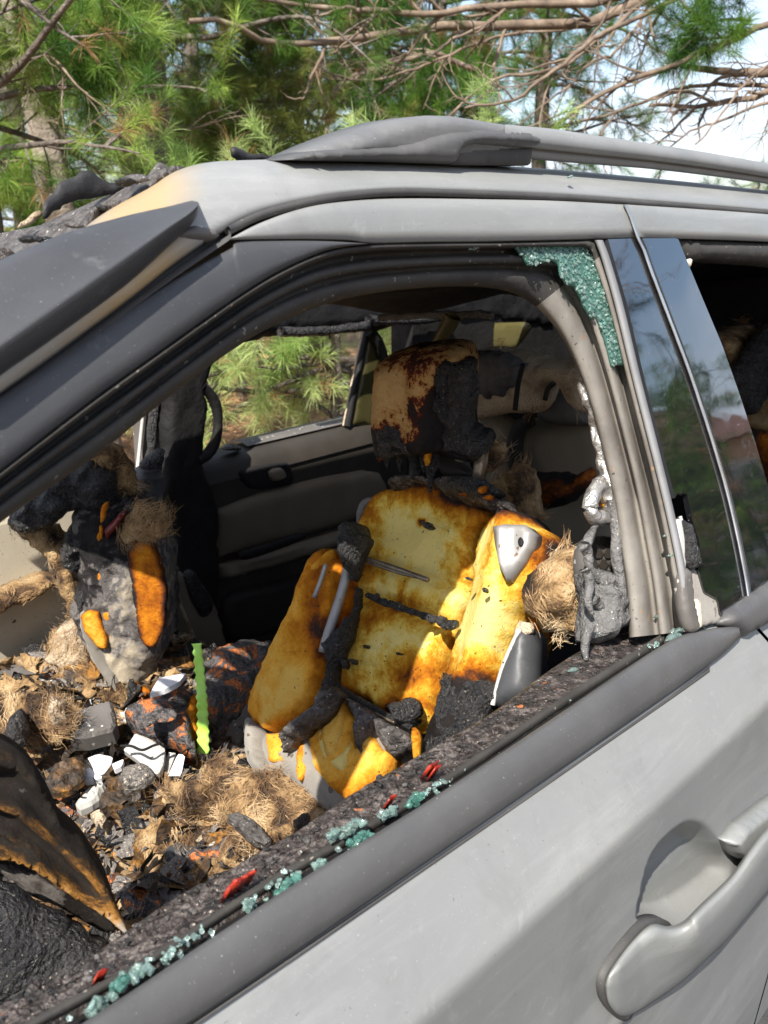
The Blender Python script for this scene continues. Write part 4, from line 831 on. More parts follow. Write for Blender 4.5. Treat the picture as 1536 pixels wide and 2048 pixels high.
lump('charred_skin', [(752, 858), (775, 838), (800, 850), (826, 866), (850, 872), (886, 898), (840, 906), (795, 912), (763, 914), (754, 890)], hp_(.038), MT['char'], hr, .012, 34, rnd=.014, back=.05, rag=.010, bump=.010, bscale=60)
lump('charred_skin', [(832, 790), (842, 772), (850, 790), (848, 812), (838, 818)], hp_(.052), MT['char'], hr, .006, 35, rnd=.006)
pillow('foam_strip', [(832, 895), (858, 884), (884, 884), (880, 896), (864, 905), (860, 925), (854, 935), (848, 920), (850, 902)], hp_(.03), MT['orange'], hr, thick=.012, rnd=.008, res=.005, burn=.22, rag=.003)
for k, (x, y) in enumerate(((758, 905), (775, 912), (800, 912), (955, 912), (968, 900))):
    tube('melted_drip', [atP(x + d, y + e, hp_(.0)) for d, e in ((0, -10), (1, 4), (-1, 12), (1, 20 + k % 3 * 6))], [.009, .006, .002], MT['char'], hr, n=6, jit=.4, seed=k)

# driver's cushion, front edge
c0 = atX(680, 1400, 1.0); c1 = atX(700, 1590, .90)
CN = (c0 - c1).cross(Vector((0.1, 1, -.05))).normalized(); CP_ = (c1, CN)
def cp(o): return (c1 + o * (CN if CN.dot(EYE - c1) > 0 else -CN), CN)
cu_ = pillow('seat_cushion', [(500, 1455), (520, 1440), (560, 1470), (620, 1450), (660, 1400), (700, 1395), (770, 1430), (830, 1465), (838, 1500), (800, 1560), (760, 1600), (690, 1640), (600, 1580), (540, 1560), (506, 1540), (498, 1500)], cp(-.03), MT['fabric'], CAR, thick=.04, rnd=.04, res=.009, back=.10, bump=.006, bscale=30)
cu_['label'] = 'torn grey cloth front of the driver seat cushion'
big = pillow('cushion_foam', [(640, 1402), (665, 1392), (688, 1400), (696, 1415), (716, 1440), (712, 1480), (722, 1500), (745, 1468), (765, 1500), (786, 1505), (780, 1530), (745, 1562), (692, 1598), (660, 1572), (632, 1540), (620, 1500), (626, 1450)], cp(.010), MT['orange'], cu_, thick=.012, rnd=.004, res=.006, back=.03, burn=.10, bnoise=.14, edge_burn=.10, edge_w=.015, smooth_poly=False, rag=.003, bump=.006, bscale=30, blots=[(700, 1575, 30, 20, .12)])
pillow('cushion_foam', [(648, 1425), (660, 1402), (682, 1405), (690, 1430), (684, 1470), (672, 1515), (655, 1512), (645, 1470)], cp(.022), MT['orange'], big, thick=.007, rnd=.004, res=.005, back=.012, burn=.04, bnoise=.08, smooth_poly=False, rag=.002)
pillow('pale_foam_layer', [(640, 1455), (650, 1500), (664, 1520), (690, 1500), (700, 1488), (698, 1510), (686, 1540), (668, 1532), (648, 1512), (638, 1480)], cp(.022), MT['yellow'], big, thick=.003, rnd=.002, res=.005, burn=-.18)
pillow('cushion_foam', [(530, 1468), (556, 1468), (570, 1490), (556, 1505), (562, 1520), (536, 1522)], cp(.009), MT['orange'], cu_, thick=.002, rnd=.002, res=.005, burn=.2, rag=.007, smooth_poly=False)
pillow('cushion_foam', [(600, 1475), (614, 1468), (612, 1500), (608, 1540), (596, 1560), (590, 1540), (598, 1510)], cp(.009), MT['orange'], cu_, thick=.002, rnd=.002, res=.005, burn=.24, rag=.007, smooth_poly=False)
lump('melted_cloth', [(690, 1398), (720, 1405), (760, 1430), (800, 1455), (826, 1475), (800, 1500), (770, 1505), (748, 1462), (722, 1498), (720, 1530), (714, 1500), (714, 1440)], cp(.02), MT['ash'], cu_, .02, 4)
lump('melted_cloth', [(790, 1410), (806, 1398), (824, 1410), (828, 1440), (812, 1452), (796, 1440)], sb(.05), MT['char'], cu_, .03, 5)
0 and tube('cushion_seam', [atP(x, y, cp(.045)) for x, y in cr([(612, 1470), (616, 1510), (612, 1550), (618, 1570)], 20)], .006, MT['belt'], cu_, n=6, jit=.3)
pillow('cushion_edge', [(824, 1455), (838, 1465), (836, 1510), (828, 1522), (824, 1490)], cp(.03), MT['yellow'], cu_, thick=.01, rnd=.01, res=.006, burn=.3)
pillow('cloth_panel', [(500, 1470), (512, 1448), (530, 1458), (534, 1500), (540, 1545), (520, 1552), (505, 1535)], cp(.0), MT['fabric'], cu_, thick=.03, rnd=.02, res=.008)

# --- passenger seat (burned through)
PN = Vector((.75, .66, .05)).normalized(); PP = atX(250, 1150, 1.02)
def pp(o): return (PP - o * PN, PN)
ps = pillow('passenger_seat', [(150, 1020), (205, 1004), (262, 1008), (305, 1040), (322, 1085), (336, 1150), (336, 1250), (322, 1330), (292, 1388), (265, 1402), (238, 1370), (200, 1315), (165, 1255), (150, 1200), (158, 1140), (150, 1085)], pp(0), MT['burntcloth'], CAR, thick=.085, rnd=.06, res=.006, back=.10, bump=.010, bscale=40, rag=.010, ridge=True, burn=.30, bnoise=.25, blots=[(230, 1050, 90, 60, .30), (190, 1120, 50, 80, .2), (250, 1330, 70, 70, -.22), (215, 1260, 30, 60, -.08)])  # char blots; the pale lower ones paint in sunlight on the seat
ps['label'] = 'charred passenger seat split open over orange foam'
pillow('seat_foam', [(256, 1120), (266, 1090), (285, 1080), (302, 1092), (320, 1130), (330, 1180), (329, 1240), (318, 1282), (300, 1296), (280, 1275), (268, 1210)], pp(.084), MT['orange'], ps, thick=.003, rnd=.004, res=.005, back=.02, burn=.34, bnoise=.1, edge_burn=.22, edge_w=.010, rag=.003, blots=[(262, 1180, 10, 90, .3)])
tube('foam_edge', [atP(x, y, pp(.075)) for x, y in cr([(296, 1085), (316, 1125), (327, 1180), (326, 1240), (316, 1285)], 24)], .004, MT['fluffw'], ps, n=6, jit=.6)
cs = pillow('cloth_side', [(160, 1225), (178, 1215), (195, 1262), (225, 1315), (262, 1370), (278, 1395), (262, 1400), (228, 1372), (190, 1318), (168, 1268)], pp(.07), MT['fabric'], ps, thick=.03, rnd=.02, res=.007, back=.04)
pillow('seat_foam', [(160, 1232), (176, 1222), (195, 1228), (208, 1262), (215, 1298), (196, 1296), (172, 1268)], pp(.098), MT['orange'], ps, thick=.003, rnd=.003, res=.005, burn=.16, bnoise=.1, edge_burn=.2, edge_w=.006, smooth_poly=False, rag=.004)
for k, pl_ in enumerate([[(194, 1070), (202, 1050), (206, 1090), (204, 1120), (198, 1100)], [(206, 1010), (216, 1006), (212, 1030), (202, 1048), (204, 1026)], [(196, 1130), (204, 1140), (210, 1190), (200, 1170)], [(206, 1225), (222, 1232), (232, 1270), (238, 1310), (224, 1290), (212, 1250)], [(262, 1370), (285, 1378), (298, 1388), (270, 1402)]]):
    pillow('foam_crack', pl_, pp(.085), MT['orange'], ps, thick=.003, rnd=.004, res=.004, burn=.32, bnoise=.2, rag=.006, rscale=90)
lump('red_streak', [(214, 1060), (236, 1030), (250, 1022), (246, 1040), (226, 1062), (212, 1084)], pp(.085), simple('dark_red_char', [(.3, (.05, .008, .008)), (.7, (.16, .025, .02))], 40, .4), ps, .006, 3, rnd=.006, res=.005)
f1 = lump('fibre_pad', [(250, 1040), (275, 1018), (310, 1020), (332, 1040), (325, 1070), (300, 1085), (270, 1082), (248, 1090), (240, 1070)], pp(.08), MT['fluff'], ps, .016, 9, ridge=False, bump=.020, bscale=26)
fur_on(f1, MT['fibred'], 3500, .022, .0006, seed=2, lean=(.4, -.4, .2))
f2 = lump('fibre_pad', [(20, 1050), (40, 1040), (90, 1060), (130, 1085), (150, 1120), (158, 1180), (170, 1250), (160, 1262), (140, 1225), (118, 1180), (110, 1140), (80, 1100), (45, 1075)], pp(.02), MT['fluff'], ps, .022, 10, rnd=.03, back=.05, ridge=False, bump=.020, bscale=26)
fur_on(f2, MT['fibre'], 4200, .020, .0006, seed=3)
f3 = lump('fibre_pad', [(112, 1262), (140, 1250), (172, 1262), (184, 1290), (176, 1325), (146, 1342), (120, 1330), (90, 1318), (104, 1290)], pp(.02), MT['fluffw'], ps, .022, 11, rnd=.03, back=.04, ridge=False, bump=.020, bscale=26)
fur_on(f3, MT['fibre'], 4200, .030, .0006, seed=4, lean=(-.3, -.2, -.5))
f4 = lump('fibre_pad', [(150, 900), (190, 875), (230, 890), (262, 930), (275, 980), (262, 1012), (215, 1010), (180, 985), (165, 940)], pp(-.06), MT['fluff'], ps, .022, 12, rnd=.03, ridge=False, bump=.020, bscale=26)
fur_on(f4, MT['fibred'], 3500, .022, .0007, seed=5)
for k, pl_ in enumerate([[(60, 960), (110, 930), (170, 925), (225, 950), (232, 1000), (190, 1015), (140, 1010), (90, 1000)], [(20, 1030), (60, 985), (110, 975), (150, 1000), (120, 1040), (70, 1060), (30, 1050)], [(120, 1080), (150, 1040), (190, 1060), (190, 1110), (160, 1140), (130, 1120)], [(150, 1180), (190, 1150), (208, 1210), (200, 1240), (170, 1230)]]):
    lump('char_mass', pl_, pp(.03 if k else -.02), MT['char'], ps, .05, k + 20, rnd=.03, back=.05, bump=.02, bscale=40)

# --- rear bench
rs = pillow('rear_seat', [(985, 860), (1050, 845), (1130, 838), (1230, 835), (1240, 1020), (1230, 1250), (1060, 1250), (1050, 1000), (1000, 940)], plX(1.75), MT['brpanel'], CAR, thick=.06, rnd=.05, res=.014, back=.08)
rs['label'] = 'dark tan rear bench behind the driver seat'
pillow('rear_headrest', [(1085, 838), (1090, 790), (1110, 762), (1150, 765), (1180, 800), (1200, 845), (1150, 852)], plX(1.70), MT['belt'], rs, thick=.05, rnd=.05, res=.012, back=.05)
fl1 = pillow('peeled_cover', [(930, 800), (936, 740), (950, 704), (1000, 698), (1060, 712), (1130, 722), (1195, 730), (1200, 790), (1180, 830), (1150, 812), (1130, 778), (1108, 766), (1094, 785), (1084, 820), (1040, 826), (1000, 828), (965, 838), (944, 830)], plX(1.62), MT['fluffw'], rs, thick=.05, rnd=.05, res=.010, back=.04, smooth_poly=True, rag=.004, bump=.012, bscale=14)
fl1['label'] = 'pale peeled padding over the rear headrests'
fur_on(fl1, MT['fibre'], 1500, .022, .0007, seed=6, lean=(-.2, 0, -.9), spread=.3)
lump('scorched_cover', [(948, 706), (985, 700), (1028, 716), (1045, 730), (1032, 770), (1010, 785), (975, 800), (955, 790), (944, 745)], plX(1.57), MT['belt'], rs, .02, 13, rnd=.03, bump=.006)
for pts in ([(955, 702), (948, 740), (940, 790), (930, 815)], [(1046, 728), (1036, 770), (1030, 820)], [(1108, 766), (1096, 778), (1090, 800)]): tube('cover_seam', [atX(x, y, 1.55) for x, y in cr(pts, 20)], .005, MT['soot'], rs, n=6)
pillow('bench_side', [(955, 840), (1000, 832), (1036, 850), (1040, 900), (1050, 985), (1000, 990), (970, 930)], plX(1.68), MT['brpanel'], rs, thick=.04, rnd=.04, res=.012)
tube('bench_gap', [atX(x, y, 1.64) for x, y in cr([(1060, 838), (1036, 860), (1030, 910), (1042, 980)], 20)], .016, MT['soot'], rs, n=8)
pillow('rear_foam', [(1040, 985), (1060, 950), (1110, 945), (1150, 950), (1180, 940), (1186, 958), (1160, 990), (1130, 1010), (1090, 1020), (1050, 1020)], plX(1.55), MT['orange'], rs, thick=.03, rnd=.03, res=.008, burn=.42, bnoise=.3, edge_burn=.35, edge_w=.02, rag=.006, bump=.01)
fr = lump('fibre_pad', [(960, 1000), (990, 960), (1030, 930), (1060, 945), (1070, 990), (1085, 1040), (1040, 1030), (990, 1010)], plX(1.48), MT['fluff'], rs, .03, 14)
fur_on(fr, MT['fibred'], 1200, .022, .0007, seed=7, lean=(-.1, 0, .6))
ff = lump('fibre_pad', [(968, 900), (985, 880), (1000, 890), (995, 930), (975, 945)], plX(1.45), MT['fluff'], rs, .015, 15)
fur_on(ff, MT['fibre'], 500, .04, .001, seed=8, lean=(0, 0, .5))
pillow('tailgate_pane', [(928, 652), (990, 646), (1052, 644), (1062, 654), (1036, 690), (1022, 700), (960, 702), (925, 700)], plX(2.6), MT['olive'], CAR, thick=.004, rnd=.004, res=.02, smooth_poly=False)
tube('hanging_strap', [atX(x, y, 1.5) for x, y in cr([(905, 632), (898, 650), (884, 672), (872, 700)], 16)], [.016, .014, .012], MT['olive'], CAR, n=10, jit=.15)
for pts in ([(760, 636), (820, 632), (900, 630), (915, 636)], [(905, 634), (950, 628), (985, 632)]): tube('roof_bar', [atX(x, y, 1.55) for x, y in cr(pts, 20)], .008, MT['meltpl'], CAR, n=8, jit=.4)
# seen through the rear side window
rw = pillow('rear_side_padding', [(1430, 700), (1470, 660), (1536, 650), (1640, 660), (1640, 900), (1536, 905), (1500, 880), (1470, 800)], plY(1.02), MT['fluff'], CAR, thick=.06, rnd=.06, res=.014, back=.05, bump=.02, bscale=14)
fur_on(rw, MT['fibred'], 1500, .03, .0008, seed=9)
lump('charred_strap', [(1470, 760), (1500, 700), (1540, 650), (1600, 600), (1620, 640), (1560, 720), (1520, 780), (1490, 830), (1476, 810)], plY(.93), MT['char'], CAR, .03, 16)
pillow('rear_side_foam', [(1505, 870), (1536, 860), (1640, 880), (1640, 1080), (1560, 1080), (1530, 1000), (1512, 930)], plY(.98), MT['orange'], CAR, thick=.03, rnd=.03, res=.014, burn=.3, bnoise=.2, edge_burn=.3)

# --- inside of the near pillar: molten strip, belt guide, vent
mo = cr([(1166, 732), (1170, 760), (1182, 805), (1195, 850), (1206, 895), (1214, 930), (1219, 965), (1226, 1000), (1230, 1040)], 70)
ms = tube('molten_strip', [atS(x, y, .055) for x, y in mo], [.004, .009, .011, .009, .012, .010, .008, .009], MT['molten'], CAR, n=14, jit=.75, seed=3); ms['label'] = 'silvery molten strip hanging down the door pillar'
tube('molten_drip', [atS(x, y, .06) for x, y in cr([(1182, 840), (1190, 880), (1200, 905), (1205, 935)], 24)], [.003, .005, .003], MT['molten'], ms, n=8, jit=.6)
tube('molten_drip', [atS(x, y, .05) for x, y in cr([(1226, 1000), (1232, 1060), (1232, 1110), (1240, 1160), (1246, 1200)], 24)], [.008, .007, .006], MT['meltpl'], ms, n=10, jit=.3)
ring = [(1200 + 20 * math.cos(a) + 4 * math.sin(2 * a), 1003 + 34 * math.sin(a)) for a in np.linspace(0, 2 * math.pi, 30)]
tube('belt_guide', [atS(x, y, .06) for x, y in ring], .010, MT['molten'], ms, n=10, jit=.5)
pillow('guide_button', [(1216, 1000), (1222, 1006), (1220, 1014), (1214, 1010)], side(.06), MT['orange'], ms, thick=.005, rnd=.004, res=.003, burn=.2)
vt = pillow('pillar_vent', [(1176, 1092), (1200, 1072), (1230, 1080), (1244, 1110), (1248, 1170), (1240, 1210), (1216, 1225), (1190, 1195), (1174, 1150)], side(.10), MT['greypl'], CAR, thick=.01, rnd=.01, res=.007, back=.02)
for i in range(6):
    for j in range(3):
        x = 1188 + j * 20 + (i % 2) * 10; y = 1085 + i * 22
        if x > 1240 or y > 1205: continue
        hx_ = [atS(x + 9 * math.cos(a), y + 11 * math.sin(a), .086) for a in np.linspace(0, 2 * math.pi, 7)[:-1]]
        hx2 = [p + Vector((0, .006, 0)) for p in hx_]
        mesh('vent_cell', [tuple(p) for p in hx_ + hx2], [tuple(range(6))] + [(i2, (i2 + 1) % 6, 6 + (i2 + 1) % 6, 6 + i2) for i2 in range(6)], MT['dkpanel'], vt, smooth=False)
mm = lump('melted_trim', [(1176, 1150), (1190, 1140), (1200, 1165), (1215, 1190), (1235, 1200), (1248, 1215), (1245, 1250), (1215, 1262), (1200, 1280), (1180, 1285), (1176, 1240), (1182, 1200)], side(.075), MT['meltpl'], CAR, .025, 17, res=.005)
for pts in ([(1168, 1095), (1176, 1110), (1180, 1135), (1190, 1150), (1198, 1165)], [(1172, 1140), (1180, 1165), (1176, 1200), (1184, 1230)], [(1180, 1250), (1172, 1275), (1170, 1300), (1173, 1320)], [(1172, 1090), (1186, 1060), (1198, 1045)], [(1190, 1200), (1215, 1225), (1240, 1215), (1248, 1180)]):
    tube('melted_strand', [atS(x, y, .062) for x, y in cr(pts, 24)], [.007, .006, .005, .003], MT['meltpl'], mm, n=8, jit=.4, seed=len(pts))
fn = lump('fibre_pad', [(1105, 1190), (1112, 1150), (1130, 1115), (1155, 1090), (1172, 1110), (1165, 1140), (1180, 1170), (1176, 1220), (1168, 1255), (1148, 1262), (1128, 1235), (1110, 1215)], side(.16), MT['fluff'], CAR, .018, 18, rnd=.02, back=.05, res=.006, bump=.022, bscale=30, ridge=False, rag=.012, rscale=40)
fur_on(fn, MT['fibre'], 4200, .017, .0006, seed=10, spread=.9); fn['label'] = 'tuft of tan fibre padding beside the pillar'

# --- melted steering wheel and column cover
RID = [(np.array([(-120, 1470), (30, 1503), (95, 1567), (135, 1640), (185, 1702), (214, 1765), (220, 1820)], float), 24, .045, .10), (np.array([(-120, 1545), (20, 1590), (80, 1640), (150, 1705), (205, 1775)], float), 13, .034, .20), (np.array([(-120, 1608), (0, 1640), (70, 1682), (130, 1730), (200, 1790)], float), 8, .016, .12),
       (np.array([(-120, 1655), (0, 1672), (55, 1692), (95, 1722), (140, 1752), (180, 1768), (214, 1785)], float), 10, .040, .30)]
def pdist(p, L_):
    q = np.full(len(p), 1e9)
    for k_ in range(len(L_) - 1):
        a_, b_ = L_[k_], L_[k_ + 1]; ab = b_ - a_; t_ = np.clip(((p - a_) @ ab) / (ab @ ab), 0, 1); q = np.minimum(q, np.linalg.norm(p - a_ - t_[:, None] * ab, axis=1))
    return q
def folds(p, A): return sum(h_ * np.exp(-(pdist(p, L_) / w_) ** 2) for L_, w_, h_, _ in RID) - .012
def fold_col(p):  # rusty tint that also paints ridge highlights and dark valleys
    low = np.clip((p[:, 1] - np.interp(p[:, 0], [-120, 55, 214], [1690, 1712, 1800])) / 20, 0, 1)
    return .26 + sum(s_ * np.exp(-(pdist(p, L_) / (w_ * .9)) ** 2) for L_, w_, _, s_ in RID) - .20 * low * (p[:, 0] < 120)
stw = pillow('steering_wheel', [(-120, 1450), (-20, 1478), (40, 1505), (80, 1545), (108, 1600), (128, 1640), (165, 1672), (196, 1712), (216, 1760), (222, 1810), (214, 1862), (180, 1850), (120, 1815), (60, 1790), (0, 1745), (-120, 1690)], (atY(100, 1650, .80), Vector((.35, .9, -.25)).normalized()), MT['steer'], CAR, thick=.05, rnd=.04, res=.0045, back=.06, bump=.006, bscale=30, hfn=folds, afn=fold_col)
stw['label'] = 'melted steering wheel sagging in rusty brown folds'
lump('column_cover', [(-80, 1770), (0, 1760), (60, 1790), (130, 1835), (190, 1870), (215, 1880), (205, 1960), (120, 1990), (40, 2010), (-80, 2060)], (atY(80, 1880, .72), Vector((.3, .85, -.4)).normalized()), MT['char'], stw, .03, 21, rnd=.05, res=.008, bump=.012)
# ------------------------------------------------------------------ debris inside the car
BZ = CZ - .88
nx, ny = 150, 170
gx = np.linspace(.22, 1.20, nx); gy = np.linspace(.62, 1.80, ny)
GX, GY = np.meshgrid(gx, gy); Pz = np.stack([GX.ravel(), GY.ravel(), np.zeros(GX.size)], 1)
hz = BZ + .045 * vno(Pz, 6, 4, 5) + .018 * vno(Pz, 26, 4, 6) + .006 * vno(Pz, 90, 3, 7) + .05 * np.clip((GY.ravel() - 1.25) / .4, 0, 1) - .10 * np.clip((.85 - GY.ravel()) / .2, 0, 1)
Pz[:, 2] = hz
def m_debris():
    b = NB('burned_debris'); n = b.noise(12, 9, .7, .4)
    c = b.ramp(n, [(.30, (.012, .010, .009)), (.40, (.06, .04, .025)), (.47, (.22, .13, .05)), (.54, (.42, .30, .16)), (.61, (.13, .11, .10)), (.70, (.40, .36, .29))])
    c = b.mix(b.ramp(b.noise(5, 5), [(.42, 0.), (.58, .7)]), c, b.ramp(b.noise(45, 6, .7), [(.3, (.02, .016, .012)), (.6, (.30, .20, .11)), (.75, (.50, .40, .26))]))
    return b.done(c, b.ramp(b.noise(60, 4), [(.4, .35), (.6, .85)]), b.bump(b.noise(110, 6), .9, .008), 0, .5)
MT['debris'] = m_debris()
bed = mesh('debris', Pz, grid_faces(ny, nx), MT['debris']); tag(bed, 'layer of burned debris covering the seats and console', 'debris', kind='stuff')
# loose flakes, curled scraps and fibres lying on the bed
rg = np.random.default_rng(11)
def bed_z(x, y): return hz[np.clip(((y - .62) / 1.18 * (ny - 1)).astype(int), 0, ny - 1) * nx + np.clip(((x - .22) / .98 * (nx - 1)).astype(int), 0, nx - 1)]
def flakes(n, smin, smax, seed, curl=.5):
    r = np.random.default_rng(seed); parts = []
    x = r.uniform(.30, 1.17, n); y = r.uniform(.72, 1.75, n); z = bed_z(x, y)
    for k in range(n):
        s = smin + (smax - smin) * r.random() ** 2.2; g = 5
        u, v = np.meshgrid(np.linspace(-1, 1, g), np.linspace(-1, 1, g)); P = np.stack([u.ravel(), v.ravel() * r.uniform(.4, .9)], 1)
        P = P * (1 + .35 * r.normal(size=(g * g, 1)) * .6) * s
        w = curl * s * (np.sin(P[:, 0] / s * r.uniform(1, 3) + r.uniform(0, 6)) * .5 + r.normal(size=g * g) * .16) + abs(curl) * P[:, 0] ** 2 / s * r.uniform(-.6, .6)
        V = np.c_[P, w]; M = Matrix.Rotation(r.uniform(0, 6.28), 3, 'Z') @ Matrix.Rotation(r.normal() * .55, 3, 'X') @ Matrix.Rotation(r.normal() * .55, 3, 'Y')
        V = V @ np.array(M).T + np.array((x[k], y[k], z[k] + s * .35 + .004)); parts.append((V, grid_faces(g, g)))
    return merge(parts)
for k, (m, n, s0, s1, nm) in enumerate((('ashl', 800, .003, .030, 'ash'), ('fluff', 600, .004, .032, 'padding'), ('orangebits', 260, .004, .026, 'foam'), ('char', 620, .004, .036, 'char'), ('greypl', 180, .004, .03, 'plastic'), ('greylt', 120, .004, .018, 'light plastic'), ('rust', 480, .006, .040, 'cloth'), ('fluffw', 420, .003, .014, 'fibre'))):
    V, F = flakes(n, s0, s1, 70 + k); o = mesh('debris', V, F, MT[m], smooth=(k % 2 == 0)); tag(o, 'loose flakes of burned %s strewn over the seats and console' % nm, 'debris', kind='stuff')
n = 9000; X = rg.uniform(.30, 1.17, n); Yr = rg.uniform(.72, 1.75, n); cl_ = vno(np.c_[X, Yr, X * 0], 9, 3, 3) > -.05; X, Yr = X[cl_], Yr[cl_]
V, F = strand_arr(np.c_[X, Yr, bed_z(X, Yr) + .006], np.c_[rg.normal(size=len(X)), rg.normal(size=len(X)), rg.normal(size=len(X)) * .35], .035, .0008, .9, 4, 6)
tag(mesh('debris', V, F, MT['fibre']), 'loose tan fibres strewn over the seats and console', 'debris', kind='stuff')
wr = []; rw_ = np.random.default_rng(77)
def wig(p, l, n=10):
    P_ = [np.array(p)]; dd = rw_.normal(size=3) * np.array([1, 1, .4])
    for q in range(n): dd = dd / np.linalg.norm(dd) + rw_.normal(size=3) * .35 * np.array([1, 1, .5]); P_.append(P_[-1] + dd / np.linalg.norm(dd) * l / n)
    return cr(P_, 24)
for k in range(70):
    x, y = rw_.uniform(.36, 1.15), rw_.uniform(.80, 1.72); wr.append(tube_arr(wig((x, y, bed_z(np.array([x]), np.array([y]))[0] + .012), rw_.uniform(.03, .15)), rw_.uniform(.0006, .0020), 5))
V, F = merge(wr); tag(mesh('debris', V, F, MT['soot']), 'thin burned wires tangled through the debris', 'debris', kind='stuff')
def thing(name, label, cat, poly, pl, mat, group=None, fur=None, **k):
    if name.startswith(('paper', 'label')): k['facet'] = True
    o = pillow(name, poly, pl, MT[mat], None, recentre=True, **k); tag(o, label, cat, group)
    return o
def dz(px, py, h=0.0, tilt=(0, 0)): return (atZ(px, py, BZ + h), Vector((tilt[0], tilt[1], 1)).normalized())
# lime green strip
zig = []
for i in range(26):
    t = i / 25; x = 392 + 6 * math.sin(t * 2.5) ; y = 1288 + 222 * t
    zig.append((x - 5 + 5 * t - (0 if i % 2 else 4), y))
right = [(392 + 14 * (t := i / 25) * .5 + 6 * math.sin(t * 2.5) + 9 + 5 * t + (0 if i % 2 else 3), 1286 + 222 * t) for i in range(26)]
GP = atZ(395, 1505, BZ + .03)
thing('green_strip', 'bright lime green saw-edged strip standing upright in the debris', 'strip', zig + right[::-1], (GP, Vector((.7, .7, .0)).normalized()), 'lime', thick=.001, rnd=.001, res=.003, back=.001, smooth_poly=False)
thing('console_flap', 'upright orange-brown torn slab behind the green strip', 'slab', [(362, 1430), (378, 1405), (396, 1400), (402, 1450), (405, 1510), (380, 1512), (360, 1500)], (GP + Vector((.02, .02, 0)), Vector((.7, .7, .0)).normalized()), 'orange', burn=.42, bnoise=.3, thick=.012, rnd=.008, res=.006, back=.02, bump=.006, bscale=60)
# centre console
con = pillow('centre_console', [(400, 1400), (420, 1330), (450, 1305), (520, 1295), (560, 1300), (545, 1340), (530, 1375), (500, 1395), (450, 1418), (415, 1432)], dz(470, 1360, .10, (-.15, -.1)), MT['orangebits'], CAR, thick=.03, rnd=.03, res=.007, back=.12, bump=.016, bscale=40, rag=.008)
con['label'] = 'burned centre console with curled black and orange flakes'
pillow('console_side', [(412, 1435), (460, 1412), (505, 1392), (512, 1430), (500, 1470), (470, 1512), (430, 1490), (405, 1468)], (atZ(460, 1500, BZ + .0), Vector((.55, .75, -.2)).normalized()), MT['greypl'], con, thick=.012, rnd=.012, res=.008, back=.05, smooth_poly=False)
pillow('console_lid', [(252, 1420), (300, 1405), (370, 1378), (390, 1400), (380, 1450), (385, 1490), (350, 1478), (320, 1465), (285, 1462), (262, 1440)], dz(320, 1450, .08, (-.25, -.2)), MT['orangebits'], con, thick=.02, rnd=.02, res=.007, back=.05, bump=.014, bscale=45, rag=.006)
for k, (x, y, s) in enumerate([(440, 1330, .03), (470, 1320, .035), (500, 1310, .03), (430, 1370, .025), (520, 1330, .02), (330, 1430, .022), (300, 1440, .02), (360, 1400, .02), (460, 1360, .025)]):
    p = atZ(x, y, BZ + .115); V, F = chunk_arr(p, (s, s * .7, s * .22), 3, .6, 2.0, k + 60); mesh('curled_flake', V, F, MT[('ash', 'char', 'orangebits')[k % 3]], con)
# papers and plastic scraps
thing('paper_scrap', 'crumpled white paper on the debris near the grey broken panel', 'paper', [(176, 1516), (196, 1508), (226, 1514), (222, 1530), (206, 1550), (190, 1548), (184, 1530)], dz(200, 1530, .07, (-.2, -.4)), 'paper', thick=.003, rnd=.002, res=.006, back=.002, smooth_poly=False, bump=.008, bscale=30)
thing('paper_scrap', 'small folded white paper beside the crumpled sheet', 'paper', [(224, 1528), (247, 1518), (244, 1532), (228, 1540)], dz(235, 1530, .08, (-.3, -.2)), 'paper', thick=.002, rnd=.002, res=.005, smooth_poly=False, bump=.004)
thing('paper_scrap', 'torn dotted white paper edge under the crumpled sheet', 'paper', [(170, 1560), (176, 1535), (196, 1548), (205, 1555), (180, 1562)], dz(185, 1550, .06, (-.2, -.3)), 'paper', thick=.002, rnd=.002, res=.005, rag=.002)
thing('paper_card', 'white card lying on the burned console beneath the seat edge', 'paper', [(300, 1386), (318, 1356), (372, 1346), (358, 1364), (330, 1378)], dz(335, 1365, .14, (-.1, -.1)), 'paper', thick=.002, rnd=.002, res=.008, smooth_poly=False)
thing('label_strip', 'narrow white printed strip standing beside the grey broken panel', 'strip', [(336, 1552), (356, 1508), (370, 1510), (362, 1552)], (atZ(350, 1550, BZ + .05), Vector((.5, .6, -.5)).normalized()), 'paper', thick=.001, rnd=.002, res=.006, smooth_poly=False)
def scrap(name, lab, cat, poly, h, mat, tilt=(-.2, -.2), **k):
    x = sum(p[0] for p in poly) / len(poly); y = sum(p[1] for p in poly) / len(poly)
    k = {**dict(thick=.005, rnd=.004, res=.0045, back=.012, rag=.004, rscale=60, bump=.006, bscale=45, ridge=True, smooth_poly=False), **k}
    return thing(name, lab, cat, poly, dz(x, y, h, tilt), mat, facet=(name not in ('black_pouch', 'fibre_padding')), **k)
scrap('broken_panel', 'light grey cracked plastic panel in the middle of the debris', 'panel', [(256, 1490), (270, 1466), (300, 1478), (330, 1498), (326, 1530), (318, 1548), (298, 1545), (275, 1520), (246, 1500)], .07, 'greylt', (-.35, -.3), thick=.002, rnd=.001, smooth_poly=False, bump=.002, rag=.001)
scrap('broken_panel', 'small light grey plastic piece left of the printed strip', 'panel', [(326, 1538), (338, 1504), (352, 1506), (336, 1550)], .05, 'greylt', (-.4, -.3), thick=.002, rnd=.001, bump=.001, rag=.001)
tube_o = tube('bent_wire', [atZ(x, y, BZ + .10) for x, y in cr([(240, 1492), (262, 1492), (284, 1500), (305, 1492), (322, 1486)], 30)], .0022, MT['soot'], None, n=6, recentre=True); tag(tube_o, 'thin black bent wire across the cracked grey panel', 'wire')
